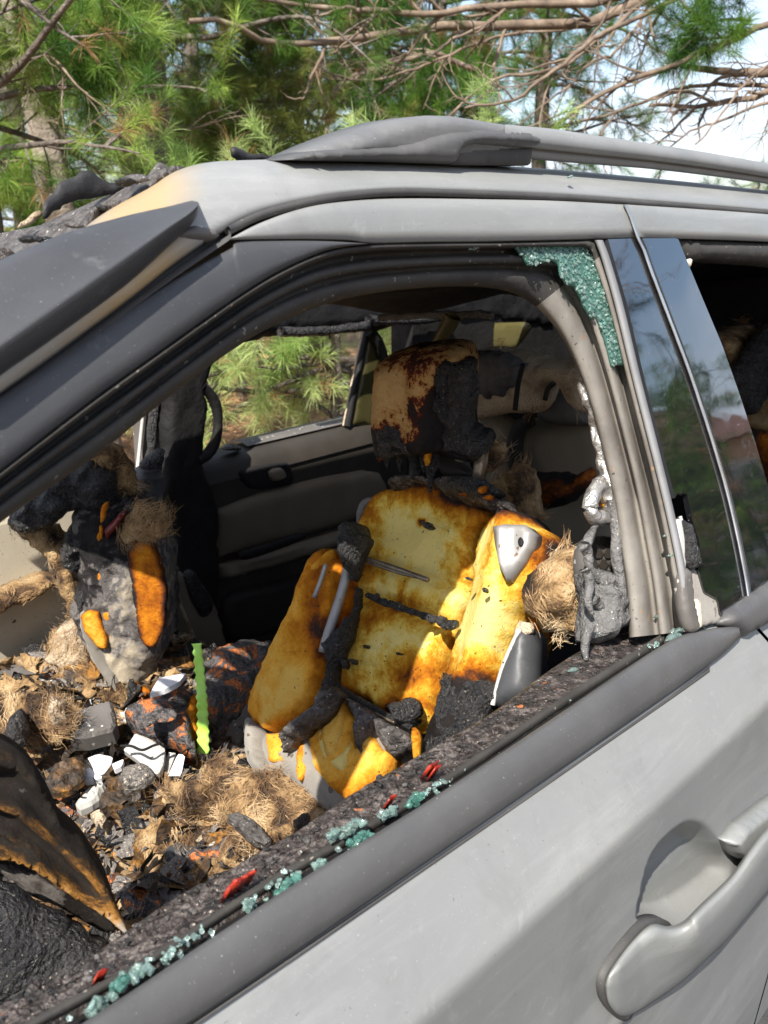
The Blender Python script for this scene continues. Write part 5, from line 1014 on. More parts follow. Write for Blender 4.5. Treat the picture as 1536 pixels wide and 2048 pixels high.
scrap('plastic_box', 'square grey plastic lid half buried in the debris', 'lid', [(134, 1440), (142, 1428), (205, 1406), (224, 1404), (232, 1450), (224, 1464), (170, 1478), (140, 1478)], .10, 'greypl', (-.35, -.25), thick=.006, rnd=.003, back=.03, smooth_poly=False, bump=.001, rag=.001)
scrap('charred_lump', 'pointed black charred lump at the edge of the passenger seat debris', 'lump', [(8, 1470), (20, 1440), (48, 1425), (60, 1450), (52, 1480), (30, 1492)], .12, 'char', thick=.012, rnd=.010, bump=.014, bscale=50)
scrap('charred_lump', 'round brown glossy lump below the square grey lid', 'lump', [(85, 1570), (110, 1530), (150, 1515), (172, 1530), (168, 1560), (140, 1580), (105, 1588)], .08, 'rust', thick=.006, rnd=.010, bump=.010)
scrap('charred_lump', 'wet-looking grey lump in front of the crumpled paper', 'lump', [(235, 1548), (262, 1528), (295, 1530), (312, 1550), (290, 1566), (250, 1570)], .06, 'ashl', thick=.005, rnd=.008, bump=.012, bscale=60)
scrap('charred_board', 'brown and grey burned board behind the steering wheel', 'board', [(185, 1605), (215, 1570), (290, 1560), (304, 1580), (290, 1615), (250, 1635), (200, 1640)], .02, 'rust', thick=.02, bump=.010, bscale=50)
scrap('glass_sheet', 'pale grey-green crumpled sheet beside the brown burned board', 'sheet', [(152, 1608), (172, 1585), (205, 1566), (215, 1575), (200, 1600), (180, 1612), (160, 1622)], .04, 'greylt', thick=.008, bump=.008, bscale=70)
scrap('foam_scrap', 'long ochre foam scrap in the shaded footwell', 'foam', [(238, 1642), (262, 1632), (300, 1628), (318, 1632), (312, 1650), (270, 1656), (246, 1660)], .0, 'orange', burn=.38, thick=.006, bump=.006)
scrap('pink_scrap', 'pinkish tan scrap on the brown burned board', 'scrap', [(182, 1628), (200, 1620), (214, 1636), (206, 1650), (190, 1646)], .035, 'fluffw', thick=.006)
scrap('black_pouch', 'smooth black folded pouch at the foot of the fibre padding', 'pouch', [(320, 1718), (345, 1690), (385, 1675), (420, 1685), (445, 1720), (430, 1755), (385, 1770), (340, 1760)], -.02, 'satin', thick=.014, rnd=.012, bump=.010, bscale=16)
scrap('teal_scrap', 'blue-grey crumpled sheet in the shaded footwell', 'sheet', [(205, 1680), (240, 1665), (255, 1685), (262, 1720), (240, 1725), (212, 1712)], -.02, 'greypl', thick=.01, bump=.012, bscale=50)
w = scrap('fibre_tuft', 'small whitish fibre tuft beside the steering column', 'tuft', [(218, 1868), (220, 1830), (228, 1812), (240, 1830), (252, 1845), (245, 1870), (230, 1878)], .03, 'fluffw', thick=.015)
fur_on(w, MT['fibre'], 500, .02, .0008, seed=31)
# fibre padding masses on the cushion front
FB = [('ragged tan fibre mass below the orange cushion foam', [(440, 1600), (470, 1560), (520, 1540), (560, 1545), (600, 1575), (660, 1590), (690, 1620), (660, 1650), (600, 1680), (540, 1700), (490, 1680), (455, 1640)], .06, 'fluff', 9000),
      ('curled fibre peak beside the green strip', [(395, 1570), (410, 1530), (428, 1512), (450, 1530), (478, 1540), (486, 1560), (470, 1580), (430, 1592)], .07, 'fluff', 4000),
      ('shaggy brown fibre strip nearest the window sill', [(430, 1690), (455, 1660), (490, 1660), (520, 1690), (525, 1730), (490, 1752), (450, 1740)], .02, 'fluff', 3500),
      ('folded ribbed tan cloth next to the printed strip', [(318, 1570), (345, 1556), (395, 1562), (430, 1590), (420, 1620), (370, 1625), (335, 1605)], .05, 'fluff', 1200),
      ('pale fluffy fibre knot behind the square grey lid', [(88, 1420), (100, 1392), (118, 1385), (128, 1410), (120, 1430), (100, 1436)], .15, 'fluffw', 2200),
      ('yellowish fibre heap along the passenger seat edge', [(-10, 1420), (30, 1395), (80, 1390), (110, 1410), (90, 1440), (50, 1450), (5, 1445)], .12, 'fluff', 3500),
      ('brown burned fibre clump in the middle of the footwell', [(330, 1660), (370, 1640), (420, 1650), (450, 1670), (430, 1690), (380, 1700), (345, 1690)], .01, 'fluff', 2500)]
for k, (lab, poly, h, m, nf) in enumerate(FB):
    o = scrap('fibre_padding', lab, 'padding', poly, h, m, (-.35, -.3), thick=.010, rnd=.012, res=.0045, back=.06, bump=.030, bscale=24, ridge=False, rag=.018, rscale=34, seed=k, group='burned fibre padding in the footwell')
    fur_on(o, MT['fibre'], int(nf * 2.2), .018, .0007, seed=40 + k, spread=.8, curl=1.0)
ch_ = scrap('charred_strip', 'grey charred strip lying over the ragged fibre mass', 'strip', [(455, 1630), (480, 1622), (520, 1650), (545, 1678), (530, 1690), (490, 1668)], .07, 'ash', thick=.003, bump=.008)
scrap('charred_strip', 'black burned scrap on the fibre near the sill', 'strip', [(585, 1640), (605, 1625), (622, 1630), (615, 1645), (595, 1655)], .10, 'crust', thick=.004, bump=.008)
# ------------------------------------------------------------------ shattered glass
def crumbs(name, cells, mat, parent=None, attrs=None, **k):
    """cells: list of (centre, n, e1, e2, size): little faceted glass pieces joined in one part"""
    V, F = [], []
    rgc = np.random.default_rng(len(cells))
    for c, n, e1, e2, s in cells:
        m = rgc.integers(4, 7); a = np.sort(rgc.uniform(0, 2 * np.pi, m)) if False else np.linspace(0, 2 * np.pi, m, endpoint=False) + rgc.uniform(-.3, .3, m)
        r = s * rgc.uniform(.75, 1.15, m); b = len(V); tl = rgc.normal(size=2) * .28
        for rad, h in ((1, -.35), (1, .25), (.7, .5)):
            for i in range(m):
                x, y = rad * r[i] * np.cos(a[i]), rad * r[i] * np.sin(a[i])
                V.append(c + x * e1 + y * e2 + (h * s + tl[0] * x + tl[1] * y) * n)
        for q in (0, 1):
            for i in range(m): F.append((b + q * m + i, b + q * m + (i + 1) % m, b + (q + 1) * m + (i + 1) % m, b + (q + 1) * m + i))
        F.append(tuple(b + 2 * m + i for i in range(m)))
    return mesh(name, V, F, mat, parent, smooth=False, **k)
n_ = -np.array(SN); e1_ = np.array((1., 0, 0)); e2_ = np.cross(n_, e1_)
gp_ = np.array([(1020, 484), (1035, 486), (1100, 484), (1185, 483), (1196, 500), (1212, 560), (1236, 640), (1256, 712), (1254, 730), (1225, 732), (1218, 700), (1205, 660), (1190, 625), (1185, 640), (1172, 618), (1164, 600), (1155, 580), (1150, 572), (1135, 568), (1122, 552), (1120, 530), (1105, 520), (1080, 528), (1056, 532), (1048, 515)], float)
pillow('window_pane', [tuple(p) for p in gp_], side(.015), MT['glass'], door, thick=.0015, rnd=.003, res=.006, back=.003, smooth_poly=False, rag=.002, rscale=150)['label'] = 'jagged remnant of crazed green window glass'
rgc = np.random.default_rng(3); cells = []
xs, ys = np.meshgrid(np.arange(1018, 1262, 7.0), np.arange(482, 736, 6.5)); xs[1::2] += 3.5
Q = np.stack([xs.ravel(), ys.ravel()], 1) + rgc.uniform(-3.2, 3.2, (xs.size, 2))
Q = Q[inside(Q, gp_)]
for x, y in Q: cells.append((np.array(atS(x, y, .0125)), n_, e1_, e2_, rgc.uniform(.0008, .0030)))
crumbs('pane_crumbs', cells, MT['crumb'], door, )['kind'] = 'stuff'
# crumbled glass in the window channel
cells = []
mid = (line(mu, 400) * .55 + resamp(cl, 400) * .45)
pres = np.array([.10 + .90 * (vno(np.array([[i * .03, 0, 0]]), 1, 3, 2)[0] > -.12) for i in range(400)])
for i in range(400):
    x, y = mid[i]
    if x > 1000 and not (1290 < x): 
        if rgc.random() > .03: continue
    den = 1 if x < 880 else 1
    for q in range(den):
        if rgc.random() > pres[i] * (.12 + .88 * (math.sin(i * .21) + math.sin(i * .083 + 1) > .7)): continue
        s = rgc.uniform(.0011, .0036); p = atS(x + rgc.normal() * 6, y + rgc.normal() * 6, .012 + rgc.uniform(-.004, .012))
        ax = rgc.normal(size=3); ax /= np.linalg.norm(ax); b1 = np.cross(ax, (.3, .5, .8)); b1 /= np.linalg.norm(b1)
        cells.append((np.array(p) + np.array((0, 0, rgc.uniform(0, .006))), ax, b1, np.cross(ax, b1), s))
crumbs('glass_crumbs', cells, MT['crumb'], door)['kind'] = 'stuff'
# larger clumps of crazed glass along the sill
for k, (x, y, w, o) in enumerate([(830, 1600, 20, .0), (776, 1626, 14, .0), (706, 1655, 22, .005), (720, 1680, 26, .002), (668, 1668, 16, .01), (640, 1730, 14, 0), (575, 1775, 28, 0), (500, 1808, 14, 0), (280, 1945, 22, 0), (240, 1968, 18, 0), (200, 2010, 26, .005)]):
    rk = np.random.default_rng(k + 5); cs_ = []
    for q in range(int(5 + w * .9)):
        uu, vv = rk.normal(size=2) * .42; P_ = atS(x + w * uu * 1.1, y - w * uu * .62 + w * .55 * vv, .008 + o + rk.uniform(-.003, .005))
        ax = rk.normal(size=3); ax[1] -= 1.0; ax /= np.linalg.norm(ax); b1 = np.cross(ax, (.3, .5, .8)); b1 /= np.linalg.norm(b1)
        cs_.append((np.array(P_), ax, b1, np.cross(ax, b1), rk.uniform(.0018, .0046)))
    g = crumbs('glass_clump', cs_, MT['crumb' if k % 3 else 'glass'], None, recentre=True)
    where = ('nearest the seat cushion', 'second from the rear along the sill', 'upright beside the charred sill', 'green sheet-like one in the channel', 'small one on the charred sill', 'sparkling one on the belt rubber', 'long one below the red melted plastic', 'small one in front of the red plastic', 'zigzag one towards the mirror end', 'low one in the channel at the mirror end', 'greenest one at the lower picture edge')[k]
    tag(g, 'clump of crazed green glass, ' + where, 'glass', 'clumps of glass along the window channel')
for k, (x, y, w, o, lab) in enumerate([(1148, 1340, 10, .06, 'flat one on the charred sill before the seat'), (1222, 1262, 9, .06, 'left one of two at the pillar foot'), (1234, 1250, 8, .065, 'right one of two at the pillar foot'), (1205, 1266, 7, .06, 'lowest one at the pillar foot'), (1318, 1232, 6, .03, 'tiny one at the sill end'), (1350, 1275, 16, .008, 'big one where moulding meets pillar'), (1362, 1260, 10, .01, 'ridged one standing at the pillar foot'), (1338, 1070, 8, .006, 'pale one stuck on the pillar seal'), (1344, 1110, 6, .006, 'dark green one on the pillar seal'), (1285, 810, 5, .004, 'single one high on the pillar edge'), (949, 495, 10, .012, 'one stuck under the upper frame'), (1143, 352, 4, -.004, 'tiny one on the grey roof edge')]):
    g = pillow('glass_crumb', [(x - w, y + w * .4), (x - w * .4, y - w * .5), (x + w * .5, y - w * .7), (x + w, y), (x + w * .2, y + w * .6)], side(o), MT['crumb'], None, thick=.004, rnd=.003, res=.003, back=.004, rag=.0015, rscale=200, smooth_poly=False, recentre=True)
    tag(g, 'green glass crumb, ' + lab, 'glass')
# ------------------------------------------------------------------ pines
def tuft_block(pos, dirs, nn, ln, wd, seed, spread=.75):
    rg = np.random.default_rng(seed); n = len(pos)
    P = np.repeat(pos, nn, 0); D = np.repeat(dirs, nn, 0)
    ang = rg.normal(size=(n * nn, 3)) * spread; D = D + ang; D /= np.linalg.norm(D, axis=1)[:, None]
    base = P + np.repeat(dirs, nn, 0) * (rg.uniform(-.55, .15, (n * nn, 1)) * ln)
    l = ln * rg.uniform(.65, 1.15, n * nn)
    mid = base + D * (l * .55)[:, None]; D2 = D.copy(); D2[:, 2] -= .28; tip = mid + D2 / np.linalg.norm(D2, axis=1)[:, None] * (l * .45)[:, None]
    s = np.cross(D, rg.normal(size=(n * nn, 3))); s /= np.linalg.norm(s, axis=1)[:, None] + 1e-9; s *= wd / 2
    V = np.stack([base - s * .6, base + s * .6, mid + s, mid - s, tip], 1).reshape(-1, 3)
    b = (np.arange(n * nn) * 5)[:, None]
    return V, np.vstack([b + np.array([[0, 1, 2]]), b + np.array([[0, 2, 3]]), b + np.array([[3, 2, 4]])])
def wander(p, d, length, n, rg, wob=.12, grav=0.0):
    P = [np.array(p, float)]; d = np.array(d, float); d /= np.linalg.norm(d)
    for i in range(n):
        d = d + rg.normal(size=3) * wob; d[2] += grav / n; d /= np.linalg.norm(d); P.append(P[-1] + d * length / n)
    return np.array(P)
def bough(p, d, length, rg, tufts, tubes, r0=.018, twn=12, grav=.0, tl=.35, bare=.0):
    """one living bough: wavy axis, side twigs, a tuft on every tip"""
    A = wander(p, d, length, 9, rg, .10, grav); tubes.append(tube_arr(cr(A, 14), [r0, r0 * .6, r0 * .2], 5))
    T = np.gradient(A, axis=0)
    for k in range(twn):
        t = rg.uniform(bare, 1); i = min(8, int(t * 9)); base = A[i] + (A[min(9, i + 1)] - A[i]) * (t * 9 - i)
        dr = T[i] / np.linalg.norm(T[i]); sd = np.cross(dr, rg.normal(size=3)); sd /= np.linalg.norm(sd)
        q = wander(base, dr * .7 + sd * .9 + np.array([0, 0, .1]), tl * rg.uniform(.5, 1.2), 4, rg, .16, .1)
        tubes.append(tube_arr(q, [r0 * .25 + .001, .0015], 4))
        e = q[-1] - q[-2]; e /= np.linalg.norm(e); tufts.append((q[-1], e)); 
        for j in (2, 3):
            if rg.random() < .75: tufts.append((q[j], (e + rg.normal(size=3) * .5)))
        if rg.random() < .6:
            q2 = wander(q[2], e + rg.normal(size=3) * .7, tl * .5, 3, rg, .15, .1); tubes.append(tube_arr(q2, .0018, 4)); e2 = q2[-1] - q2[-2]; tufts.append((q2[-1], e2 / np.linalg.norm(e2)))
    e = A[-1] - A[-2]; tufts.append((A[-1], e / np.linalg.norm(e)))
def bare_branch(p, d, length, rg, tubes, r0=.02, lev=2, nsub=7, wob=.13, grav=0):
    A = wander(p, d, length, 10, rg, wob, grav); tubes.append(tube_arr(cr(A, 22), [r0, r0 * .75, r0 * .3], 6 if r0 > .008 else 4))
    if lev == 0: return
    for k in range(nsub):
        t = rg.uniform(.12, .98); i = min(9, int(t * 10)); dr = A[i + 1] - A[i]; dr /= np.linalg.norm(dr)
        sd = np.cross(dr, rg.normal(size=3)); sd /= np.linalg.norm(sd)
        bare_branch(A[i], dr * .75 + sd * .8, length * rg.uniform(.22, .5), rg, tubes, r0 * .42, lev - 1, max(3, nsub - 3), wob * 1.25, grav)
def flat(a): return np.array(tuple(a))
def pine(label, base, lean, height, r, boughs, bares, seed, bark='bark', needle='needle', nn=58, ln=.105, wd=.0020, trunk_seg=14, twn=12, group='pine trees behind the car', tl=.35):
    """boughs: (height, direction, length, droop)"""
    rg = np.random.default_rng(seed); base = np.array(tuple(base), float)
    root = empty('pine_tree', tuple(base)); tag(root, label, 'tree', group)
    top_ = base + np.array([lean[0], lean[1], 1]) * height
    ax = np.array([base + (top_ - base) * t + np.array([.03 * math.sin(5 * t + seed), .03 * math.cos(4 * t + seed), 0]) for t in np.linspace(0, 1, 40)])
    V, F = tube_arr(ax, [r * 1.25, r, r * .8, r * .3], 20); V += ((V - np.repeat(ax, 20, 0)) * (.13 * vno(V * np.array([1, 1, .35]), 22, 3, seed))[:, None])
    mesh('trunk', V, F, MT[bark], root)
    tufts, tubes, dead = [], [], []
    for (h, d, l, g) in boughs:
        p = base + (top_ - base) * (h / height); bough(p, d, l, rg, tufts, tubes, .012 + .006 * l, int(twn * max(.6, l / 1.6)), g, tl, .12)
    for (h, d, l, r0, ns, g) in bares:
        p = base + (top_ - base) * (h / height); bare_branch(p, d, l, rg, dead, r0, 2, ns, .12, g)
    if tubes: V, F = merge(tubes); mesh('branch', V, F, MT[bark], root)
    if dead: V, F = merge(dead); mesh('dead_branch', V, F, MT['twig'], root)
    if tufts:
        pos = np.array([t[0] for t in tufts]); dr = np.array([t[1] / (np.linalg.norm(t[1]) + 1e-9) for t in tufts])
        dd_ = rg.random(len(pos)) < .06
        V, F = tuft_block(pos[~dd_], dr[~dd_], nn, ln, wd, seed); mesh('crown', V, F, MT[needle], root)
        if dd_.any(): V, F = tuft_block(pos[dd_], dr[dd_], nn, ln, wd, seed + 1); mesh('dead_needles', V, F, MT['needled'], root)['kind'] = 'stuff'
    return root
def gxy(px, py, dist):
    r = ray(px, py); h = math.hypot(r.x, r.y); return Vector((r.x / h * dist, r.y / h * dist, 0))
VIEW = Vector((CA, SA, 0)); RT = Vector((SA, -CA, 0))
def dirs(u, f, z=0): v = RT * u + VIEW * f; return (v.x, v.y, z)     # u: along the picture, f: away
rgp = np.random.default_rng(21)
def ring(hs, n, lmin, lmax, droop, zr=(-.05, .25), bias=None):
    o = []
    for k in range(n):
        a = rgp.uniform(0, 2 * np.pi); l = rgp.uniform(lmin, lmax)
        o.append((rgp.uniform(*hs), (math.cos(a), math.sin(a), rgp.uniform(*zr)), l, droop * rgp.uniform(.5, 1.3)))
    return o
def gd(px, py, dist):
    r = ray(px, py); h = math.hypot(r.x, r.y); return np.array(EYE + r * (dist / h))
def limb(pts, r0, rg, tubes, nsub=9, sub=.5, lev=1, r1=.35):
    """pts: (px, py, distance) along one limb"""
    A = cr([gd(*p) for p in pts], 30); A += np.cumsum(rg.normal(size=A.shape) * .006, 0)
    tubes.append(tube_arr(A, [r0, r0 * .8, r0 * r1], 7))
    for k in range(nsub):
        i = int(rg.uniform(3, 28)); dr = A[i + 1] - A[i]; dr /= np.linalg.norm(dr); sd = np.cross(dr, rg.normal(size=3)); sd /= np.linalg.norm(sd)
        bare_branch(A[i], dr * .8 + sd * .7, sub * rg.uniform(.5, 1.3), rg, tubes, min(r0 * .4, .011), lev, 5, .16, -.1)
def limbs(root, spec, seed, mat='twig', name='dead_branch'):
    rg = np.random.default_rng(seed)
    for (pts, r0, ns, sub) in spec:
        t = []; limb(pts, r0, rg, t, ns, sub); V, F = merge(t); mesh(name, V, F, MT[mat], root)
rows_ = ring
pine('pale-barked slender pine trunk behind the windshield', gxy(172, 330, 6.6), (-.12, .03), 8, .085, ring((2.7, 4.2), 12, .8, 1.6, -.5), [(2.2, dirs(.6, -.6, .1), 1.0, .009, 5, -.5), (2.0, dirs(-1, -.3, .1), 1.0, .009, 5, -.3)], 1, 'barkl')
pine('dark thick pine trunk second from the picture edge', gxy(275, 330, 6.2), (.02, .0), 9, .13, ring((2.6, 4.4), 20, .9, 2.0, -.6), [(2.3, dirs(.5, -.7, .1), .9, .009, 6, -.5), (2.6, dirs(-.7, -.6, .0), .8, .009, 5, -.5), (2.1, dirs(.9, -.4, .1), .8, .008, 5, -.3), (3.0, dirs(1, -.2, 0), 1.2, .010, 6, -.4)], 2)
pine('dense pine with drooping boughs at the picture edge', gxy(-60, 300, 5.2), (.0, .0), 8, .11, ring((1.9, 3.6), 22, .9, 1.7, -.45), [(2.4, dirs(1, -.2, .1), 1.1, .009, 5, -.3)], 3, needle='needle2')
pine('bushy light green pine low behind the windshield flap', gxy(40, 330, 7.6), (.0, .0), 6, .07, ring((.9, 2.2), 20, .8, 1.4, -.3), [], 15, needle='needle2')
pine('olive-tinged pine with hanging tufts behind the roof flap', gxy(600, 330, 8.2), (.02, 0), 9, .03, ring((2.3, 4.6), 34, .8, 1.7, -1.1), [], 4, needle='needle3')
pine('broad dark green pine behind the roof rack', gxy(880, 330, 10.2), (.0, .0), 10, .06, ring((1.4, 5.0), 60, 1.1, 2.6, -.4), [], 5)
pine('green pine further along the roof rack', gxy(1080, 330, 9.6), (.0, .0), 10, .06, ring((1.5, 4.4), 36, .9, 1.6, -.3), [], 6)
pine('bright green pine low between the trunks and the rack', gxy(400, 330, 8.4), (.0, .0), 7, .06, ring((1.2, 2.5), 22, .8, 1.5, -.3), [], 16, needle='needle2')
pine('distant pine beyond the dense boughs', gxy(120, 330, 12.5), (0, 0), 11, .06, ring((1.2, 5.5), 46, 1.4, 3.0, -.3), [], 7, ln=.13, wd=.004, nn=40)
pine('distant pine between the trunks and the roof rack', gxy(460, 330, 13.0), (0, 0), 11, .06, ring((1.0, 5.8), 46, 1.4, 3.0, -.3), [], 8, ln=.13, wd=.004, nn=40)
pine('distant pine far behind the roof rack', gxy(760, 330, 14.0), (0, 0), 11, .06, ring((1.2, 5.2), 50, 1.4, 3.2, -.3), [], 9, ln=.13, wd=.004, nn=40, needle='needle')
pine('sparse pine at the far end of the roof rack', gxy(1700, 330, 9.6), (0, 0), 10, .12, ring((1.5, 2.3), 10, .8, 1.5, -.2), [], 12)
# tree whose dead limbs cross the top of the picture
t1 = pine('pine with tangled dead limbs spreading above the roof', gxy(1720, 0, 7.0), (0, 0), 10, .14,
     [(3.75, dirs(-1, .2, .05), 2.3, -.2), (3.6, dirs(-1, .5, .0), 2.6, -.3), (3.9, dirs(-1, -.1, -.05), 2.8, -.5), (4.0, dirs(-1, .3, .0), 3.4, -.5)], [], 11, twn=10)
limbs(t1, [([(1720, -90, 7.0), (1400, -30, 6.9), (1250, 20, 6.7), (1180, 48, 6.6), (1000, 55, 6.3), (900, 52, 6.1), (780, 66, 6.0), (560, 84, 5.6), (470, 42, 5.4), (390, 36, 5.3)], .036, 16, .5),
            ([(1700, -60, 7.0), (1300, -10, 6.4), (1180, 5, 6.2), (1000, 10, 6.0), (820, 30, 5.8), (640, 22, 5.6), (500, -10, 5.4)], .028, 16, .5),
            ([(1500, -60, 6.6), (1330, -20, 6.2), (1190, 70, 5.9), (1100, 118, 5.6), (990, 130, 5.4), (900, 200, 5.2), (862, 236, 5.0)], .014, 9, .35),
            ([(1380, -20, 6.0), (1220, 60, 5.6), (1130, 140, 5.2), (1040, 205, 4.9), (940, 236, 4.7)], .014, 8, .35),
            ([(1320, -20, 6.5), (1240, 90, 6.3), (1180, 130, 6.1), (1100, 200, 6.0), (1030, 260, 5.9)], .010, 7, .35),
            ([(780, 130, 9.0), (700, 150, 8.4), (620, 200, 8.0), (560, 270, 7.7), (520, 330, 7.5)], .045, 6, .4),
            ([(950, 140, 8.0), (860, 100, 7.8), (760, 128, 7.6), (690, 160, 7.5)], .022, 8, .4),
            ([(1060, 60, 6.6), (900, 110, 6.4), (720, 150, 6.2), (620, 110, 6.0)], .010, 8, .35)], 31)
t2 = pine('leafless pine reaching long bare limbs over the car rear', gxy(1900, 250, 6.2), (0, 0), 9, .14, [(3.3, dirs(-1, .3, .1), 1.5, .2)], [], 10)
limbs(t2, [([(1900, -40, 6.2), (1700, 10, 6.0), (1536, 42, 5.8), (1420, 90, 5.6), (1300, 140, 5.5), (1220, 170, 5.4), (1120, 230, 5.3), (1000, 290, 5.2)], .020, 10, .4),
            ([(1900, 110, 6.2), (1650, 130, 6.0), (1536, 142, 5.9), (1440, 145, 5.8), (1362, 142, 5.8)], .040, 3, .35),
            ([(1900, 130, 6.2), (1620, 150, 6.0), (1480, 185, 5.9), (1400, 200, 5.9), (1300, 212, 5.8)], .024, 8, .4),
            ([(1900, 180, 6.4), (1650, 180, 6.2), (1536, 170, 6.1), (1400, 160, 6.0), (1300, 190, 5.9), (1180, 220, 5.8)], .016, 8, .4),
            ([(1800, 60, 5.6), (1600, 110, 5.4), (1500, 170, 5.3), (1440, 230, 5.2), (1390, 290, 5.1)], .010, 7, .35),
            ([(1800, 160, 5.6), (1560, 190, 5.4), (1470, 230, 5.3), (1400, 270, 5.2), (1330, 330, 5.2)], .010, 7, .35)], 32)
def add_boughs(root, spec, seed, needle, bark='bark', nn=66, ln=.11, wd=.0021, tw=20, tl=.30):
    rg = np.random.default_rng(seed); tufts, tubes = [], []
    for a_, b_, dr in spec:
        p, q = gd(*a_), gd(*b_); l = np.linalg.norm(q - p); bough(p, (q - p) / l + np.array([0, 0, .25 * -dr]), l, rg, tufts, tubes, .010, int(tw * max(.7, l)), dr, tl, .05)
    V, F = merge(tubes); mesh('branch', V, F, MT[bark], root)
    pos = np.array([t[0] for t in tufts]); drn = np.array([t[1] / (np.linalg.norm(t[1]) + 1e-9) for t in tufts])
    V, F = tuft_block(pos, drn, nn, ln, wd, seed); mesh('crown', V, F, MT[needle], root)
TREES = {o['label']: o for o in bpy.data.objects if o.name.startswith('pine_tree')}
add_boughs(TREES['dark thick pine trunk second from the picture edge'], [((270, 40, 6.0), (40, 90, 5.2), -.3), ((270, 90, 6.0), (20, 190, 5.0), -.3), ((275, 20, 6.0), (200, 130, 5.0), -.5), ((280, 60, 6.0), (60, 150, 4.9), -.4), ((270, -20, 6.0), (110, 60, 5.2), -.3), ((270, -40, 6.0), (400, 20, 5.4), -.3), ((280, 0, 6.0), (230, 90, 5.0), -.4)], 51, 'needle2')
add_boughs(TREES['bushy light green pine low behind the windshield flap'], [((40, 360, 7.6), (-60, 300, 6.8), -.2), ((40, 330, 7.6), (120, 380, 6.6), -.2), ((40, 300, 7.6), (-20, 390, 6.6), -.2), ((60, 350, 7.6), (10, 420, 6.4), -.2)], 52, 'needle2')
add_boughs(TREES['bright green pine low between the trunks and the rack'], [((400, 300, 8.4), (330, 320, 7.4), -.2), ((400, 290, 8.4), (520, 310, 7.4), -.2), ((410, 250, 8.4), (480, 280, 7.4), -.2), ((400, 280, 8.4), (440, 330, 7.2), -.2), ((420, 270, 8.4), (580, 280, 7.4), -.2)], 53, 'needle2')
add_boughs(TREES['olive-tinged pine with hanging tufts behind the roof flap'], [((600, -60, 8.2), (430, 30, 6.6), -.8), ((600, -40, 8.2), (470, 120, 6.6), -1.2), ((560, -60, 8.0), (410, 150, 6.4), -1.4), ((600, -40, 8.2), (520, 180, 6.8), -1.4), ((560, -60, 8.0), (360, 60, 6.2), -.9)], 54, 'needle3')
add_boughs(TREES['broad dark green pine behind the roof rack'], [((880, 120, 10.2), (700, 200, 8.6), -.3), ((880, 100, 10.2), (1040, 180, 8.8), -.3), ((880, 160, 10.2), (620, 260, 8.8), -.3), ((880, 60, 10.2), (760, 120, 8.6), -.3), ((880, 150, 10.2), (900, 230, 8.6), -.3), ((880, 140, 10.2), (820, 180, 8.6), -.3)], 55, 'needle')
add_boughs(TREES['leafless pine reaching long bare limbs over the car rear'], [((1500, 40, 5.8), (1385, 70, 5.6), .1), ((1480, 60, 5.8), (1400, 110, 5.6), .1)], 56, 'needle', tw=22, tl=.22)
# young pine seen through the far window
pine('young light green pine seen through the far window', gxy(665, 800, 5.4), (0, 0), 2.1, .03, ring((.5, 1.9), 46, .7, 1.35, -.25, (-.1, .3)), [], 13, needle='needle4', nn=52, ln=.12, wd=.0026, tl=.26)
pine('second young pine beside the far window pillar', gxy(480, 760, 9.5), (0, 0), 2.1, .03, ring((.7, 1.9), 22, .5, 1.1, -.2, (-.1, .3)), [], 14, needle='needle4', nn=48, ln=.12, wd=.0028, tl=.26)
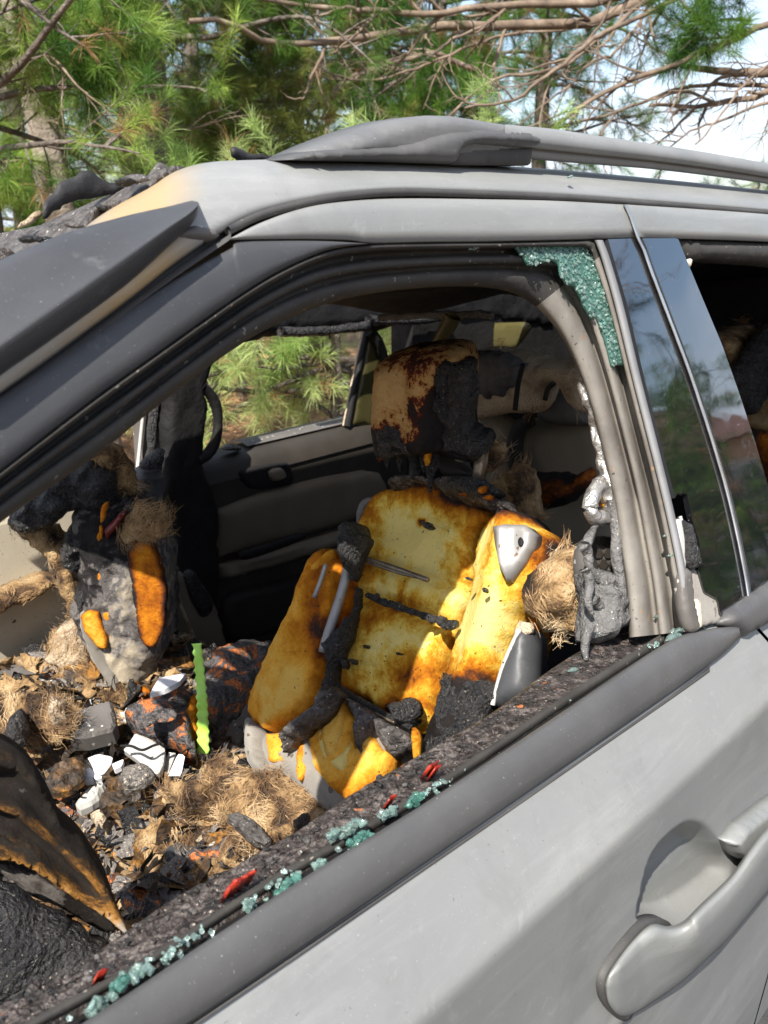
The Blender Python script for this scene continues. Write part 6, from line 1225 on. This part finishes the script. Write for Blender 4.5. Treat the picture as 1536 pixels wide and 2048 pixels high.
# behind the photographer: what the glossy pillar mirrors
for k, (x, y, h) in enumerate([(7.5, -3.2, 6), (15.0, -7.2, 4.6), (18.5, -7.6, 5.2), (13.0, -8.4, 5.0), (9.5, -5.0, 3.4)]):
    bs = ring((.6, h * .8), 34, .9, 1.7, -.2) if k else ring((3.0, 5.6), 9, .8, 1.6, -.2)
    pine(('bare-stemmed', 'bushy', 'rounded', 'tall bushy', 'short bushy')[k] + ' pine across the drive, mirrored in the pillar cover', (x, y, 0), (.02 * k, 0), h, .10, bs, [(1.9, (-.6, -.3, .4), 1.8, .035, 9, 0), (2.4, (.5, -.4, .4), 1.8, .035, 9, 0), (3.0, (-.3, .6, .3), 1.6, .03, 8, 0)] if k == 0 else [], 20 + k, nn=26, ln=.16, wd=.007, group='pine trees across the drive', needle='needle')
def house():
    root = empty('house', (19, -9, 0)); tag(root, 'tan house with a brown roof across the drive', 'house')
    def b(n, lo, hi, m, p=None): return box(n, lo, hi, MT[m], p or root)
    w = b('wall', (15.5, -11.5, 0), (23, -8.6, 2.9), 'wallb'); b('base_band', (15.45, -11.55, 0), (23.05, -8.55, .7), 'wallw', w)
    V = [(15.1, -11.9, 2.85), (23.4, -11.9, 2.85), (23.4, -8.2, 2.85), (15.1, -8.2, 2.85), (15.1, -10, 4.4), (23.4, -10, 4.4)]
    mesh('roof', V, [(0, 1, 5, 4), (2, 3, 4, 5), (3, 0, 4), (1, 2, 5), (0, 3, 2, 1)], MT['roofm'], root, smooth=False)
    for x in (16.3, 18.6, 20.9):
        f = b('window', (x - .08, -8.6, 1.0), (x + 1.28, -8.52, 2.3), 'wallw'); b('pane', (x, -8.53, 1.08), (x + 1.2, -8.50, 2.22), 'pane', f)
    for y in (-10.6, -9.0): 
        f = b('window', (15.42, y - .08, 1.0), (15.5, y + 1.08, 2.3), 'wallw'); b('pane', (15.40, y, 1.08), (15.43, y + 1.0, 2.22), 'pane', f)
house()
# loose needle litter on the ground behind the car
rgl = np.random.default_rng(4); n = 26000
X = rgl.uniform(2.0, 9.0, n); Y = rgl.uniform(2.3, 9.5, n)
R_ = np.stack([X, Y, np.full(n, .10)], 1); R_[:, 2] = .13 * 0 + .02 + rgl.uniform(0, .05, n) + np.maximum(0, .12 * vno(np.stack([X, Y, X * 0], 1), .25, 3, 2))
V, F = strand_arr(R_, np.stack([rgl.normal(size=n), rgl.normal(size=n), rgl.normal(size=n) * .15], 1), .13, .006, .3, 2, 9)
tag(mesh('needle_litter', V, F, simple('fallen_needles', [(.3, (.24, .11, .05)), (.5, (.44, .25, .13)), (.7, (.58, .38, .22))], 3, .9, .1, 50, .002)), 'brown fallen pine needles covering the ground behind the car', 'litter', kind='stuff')
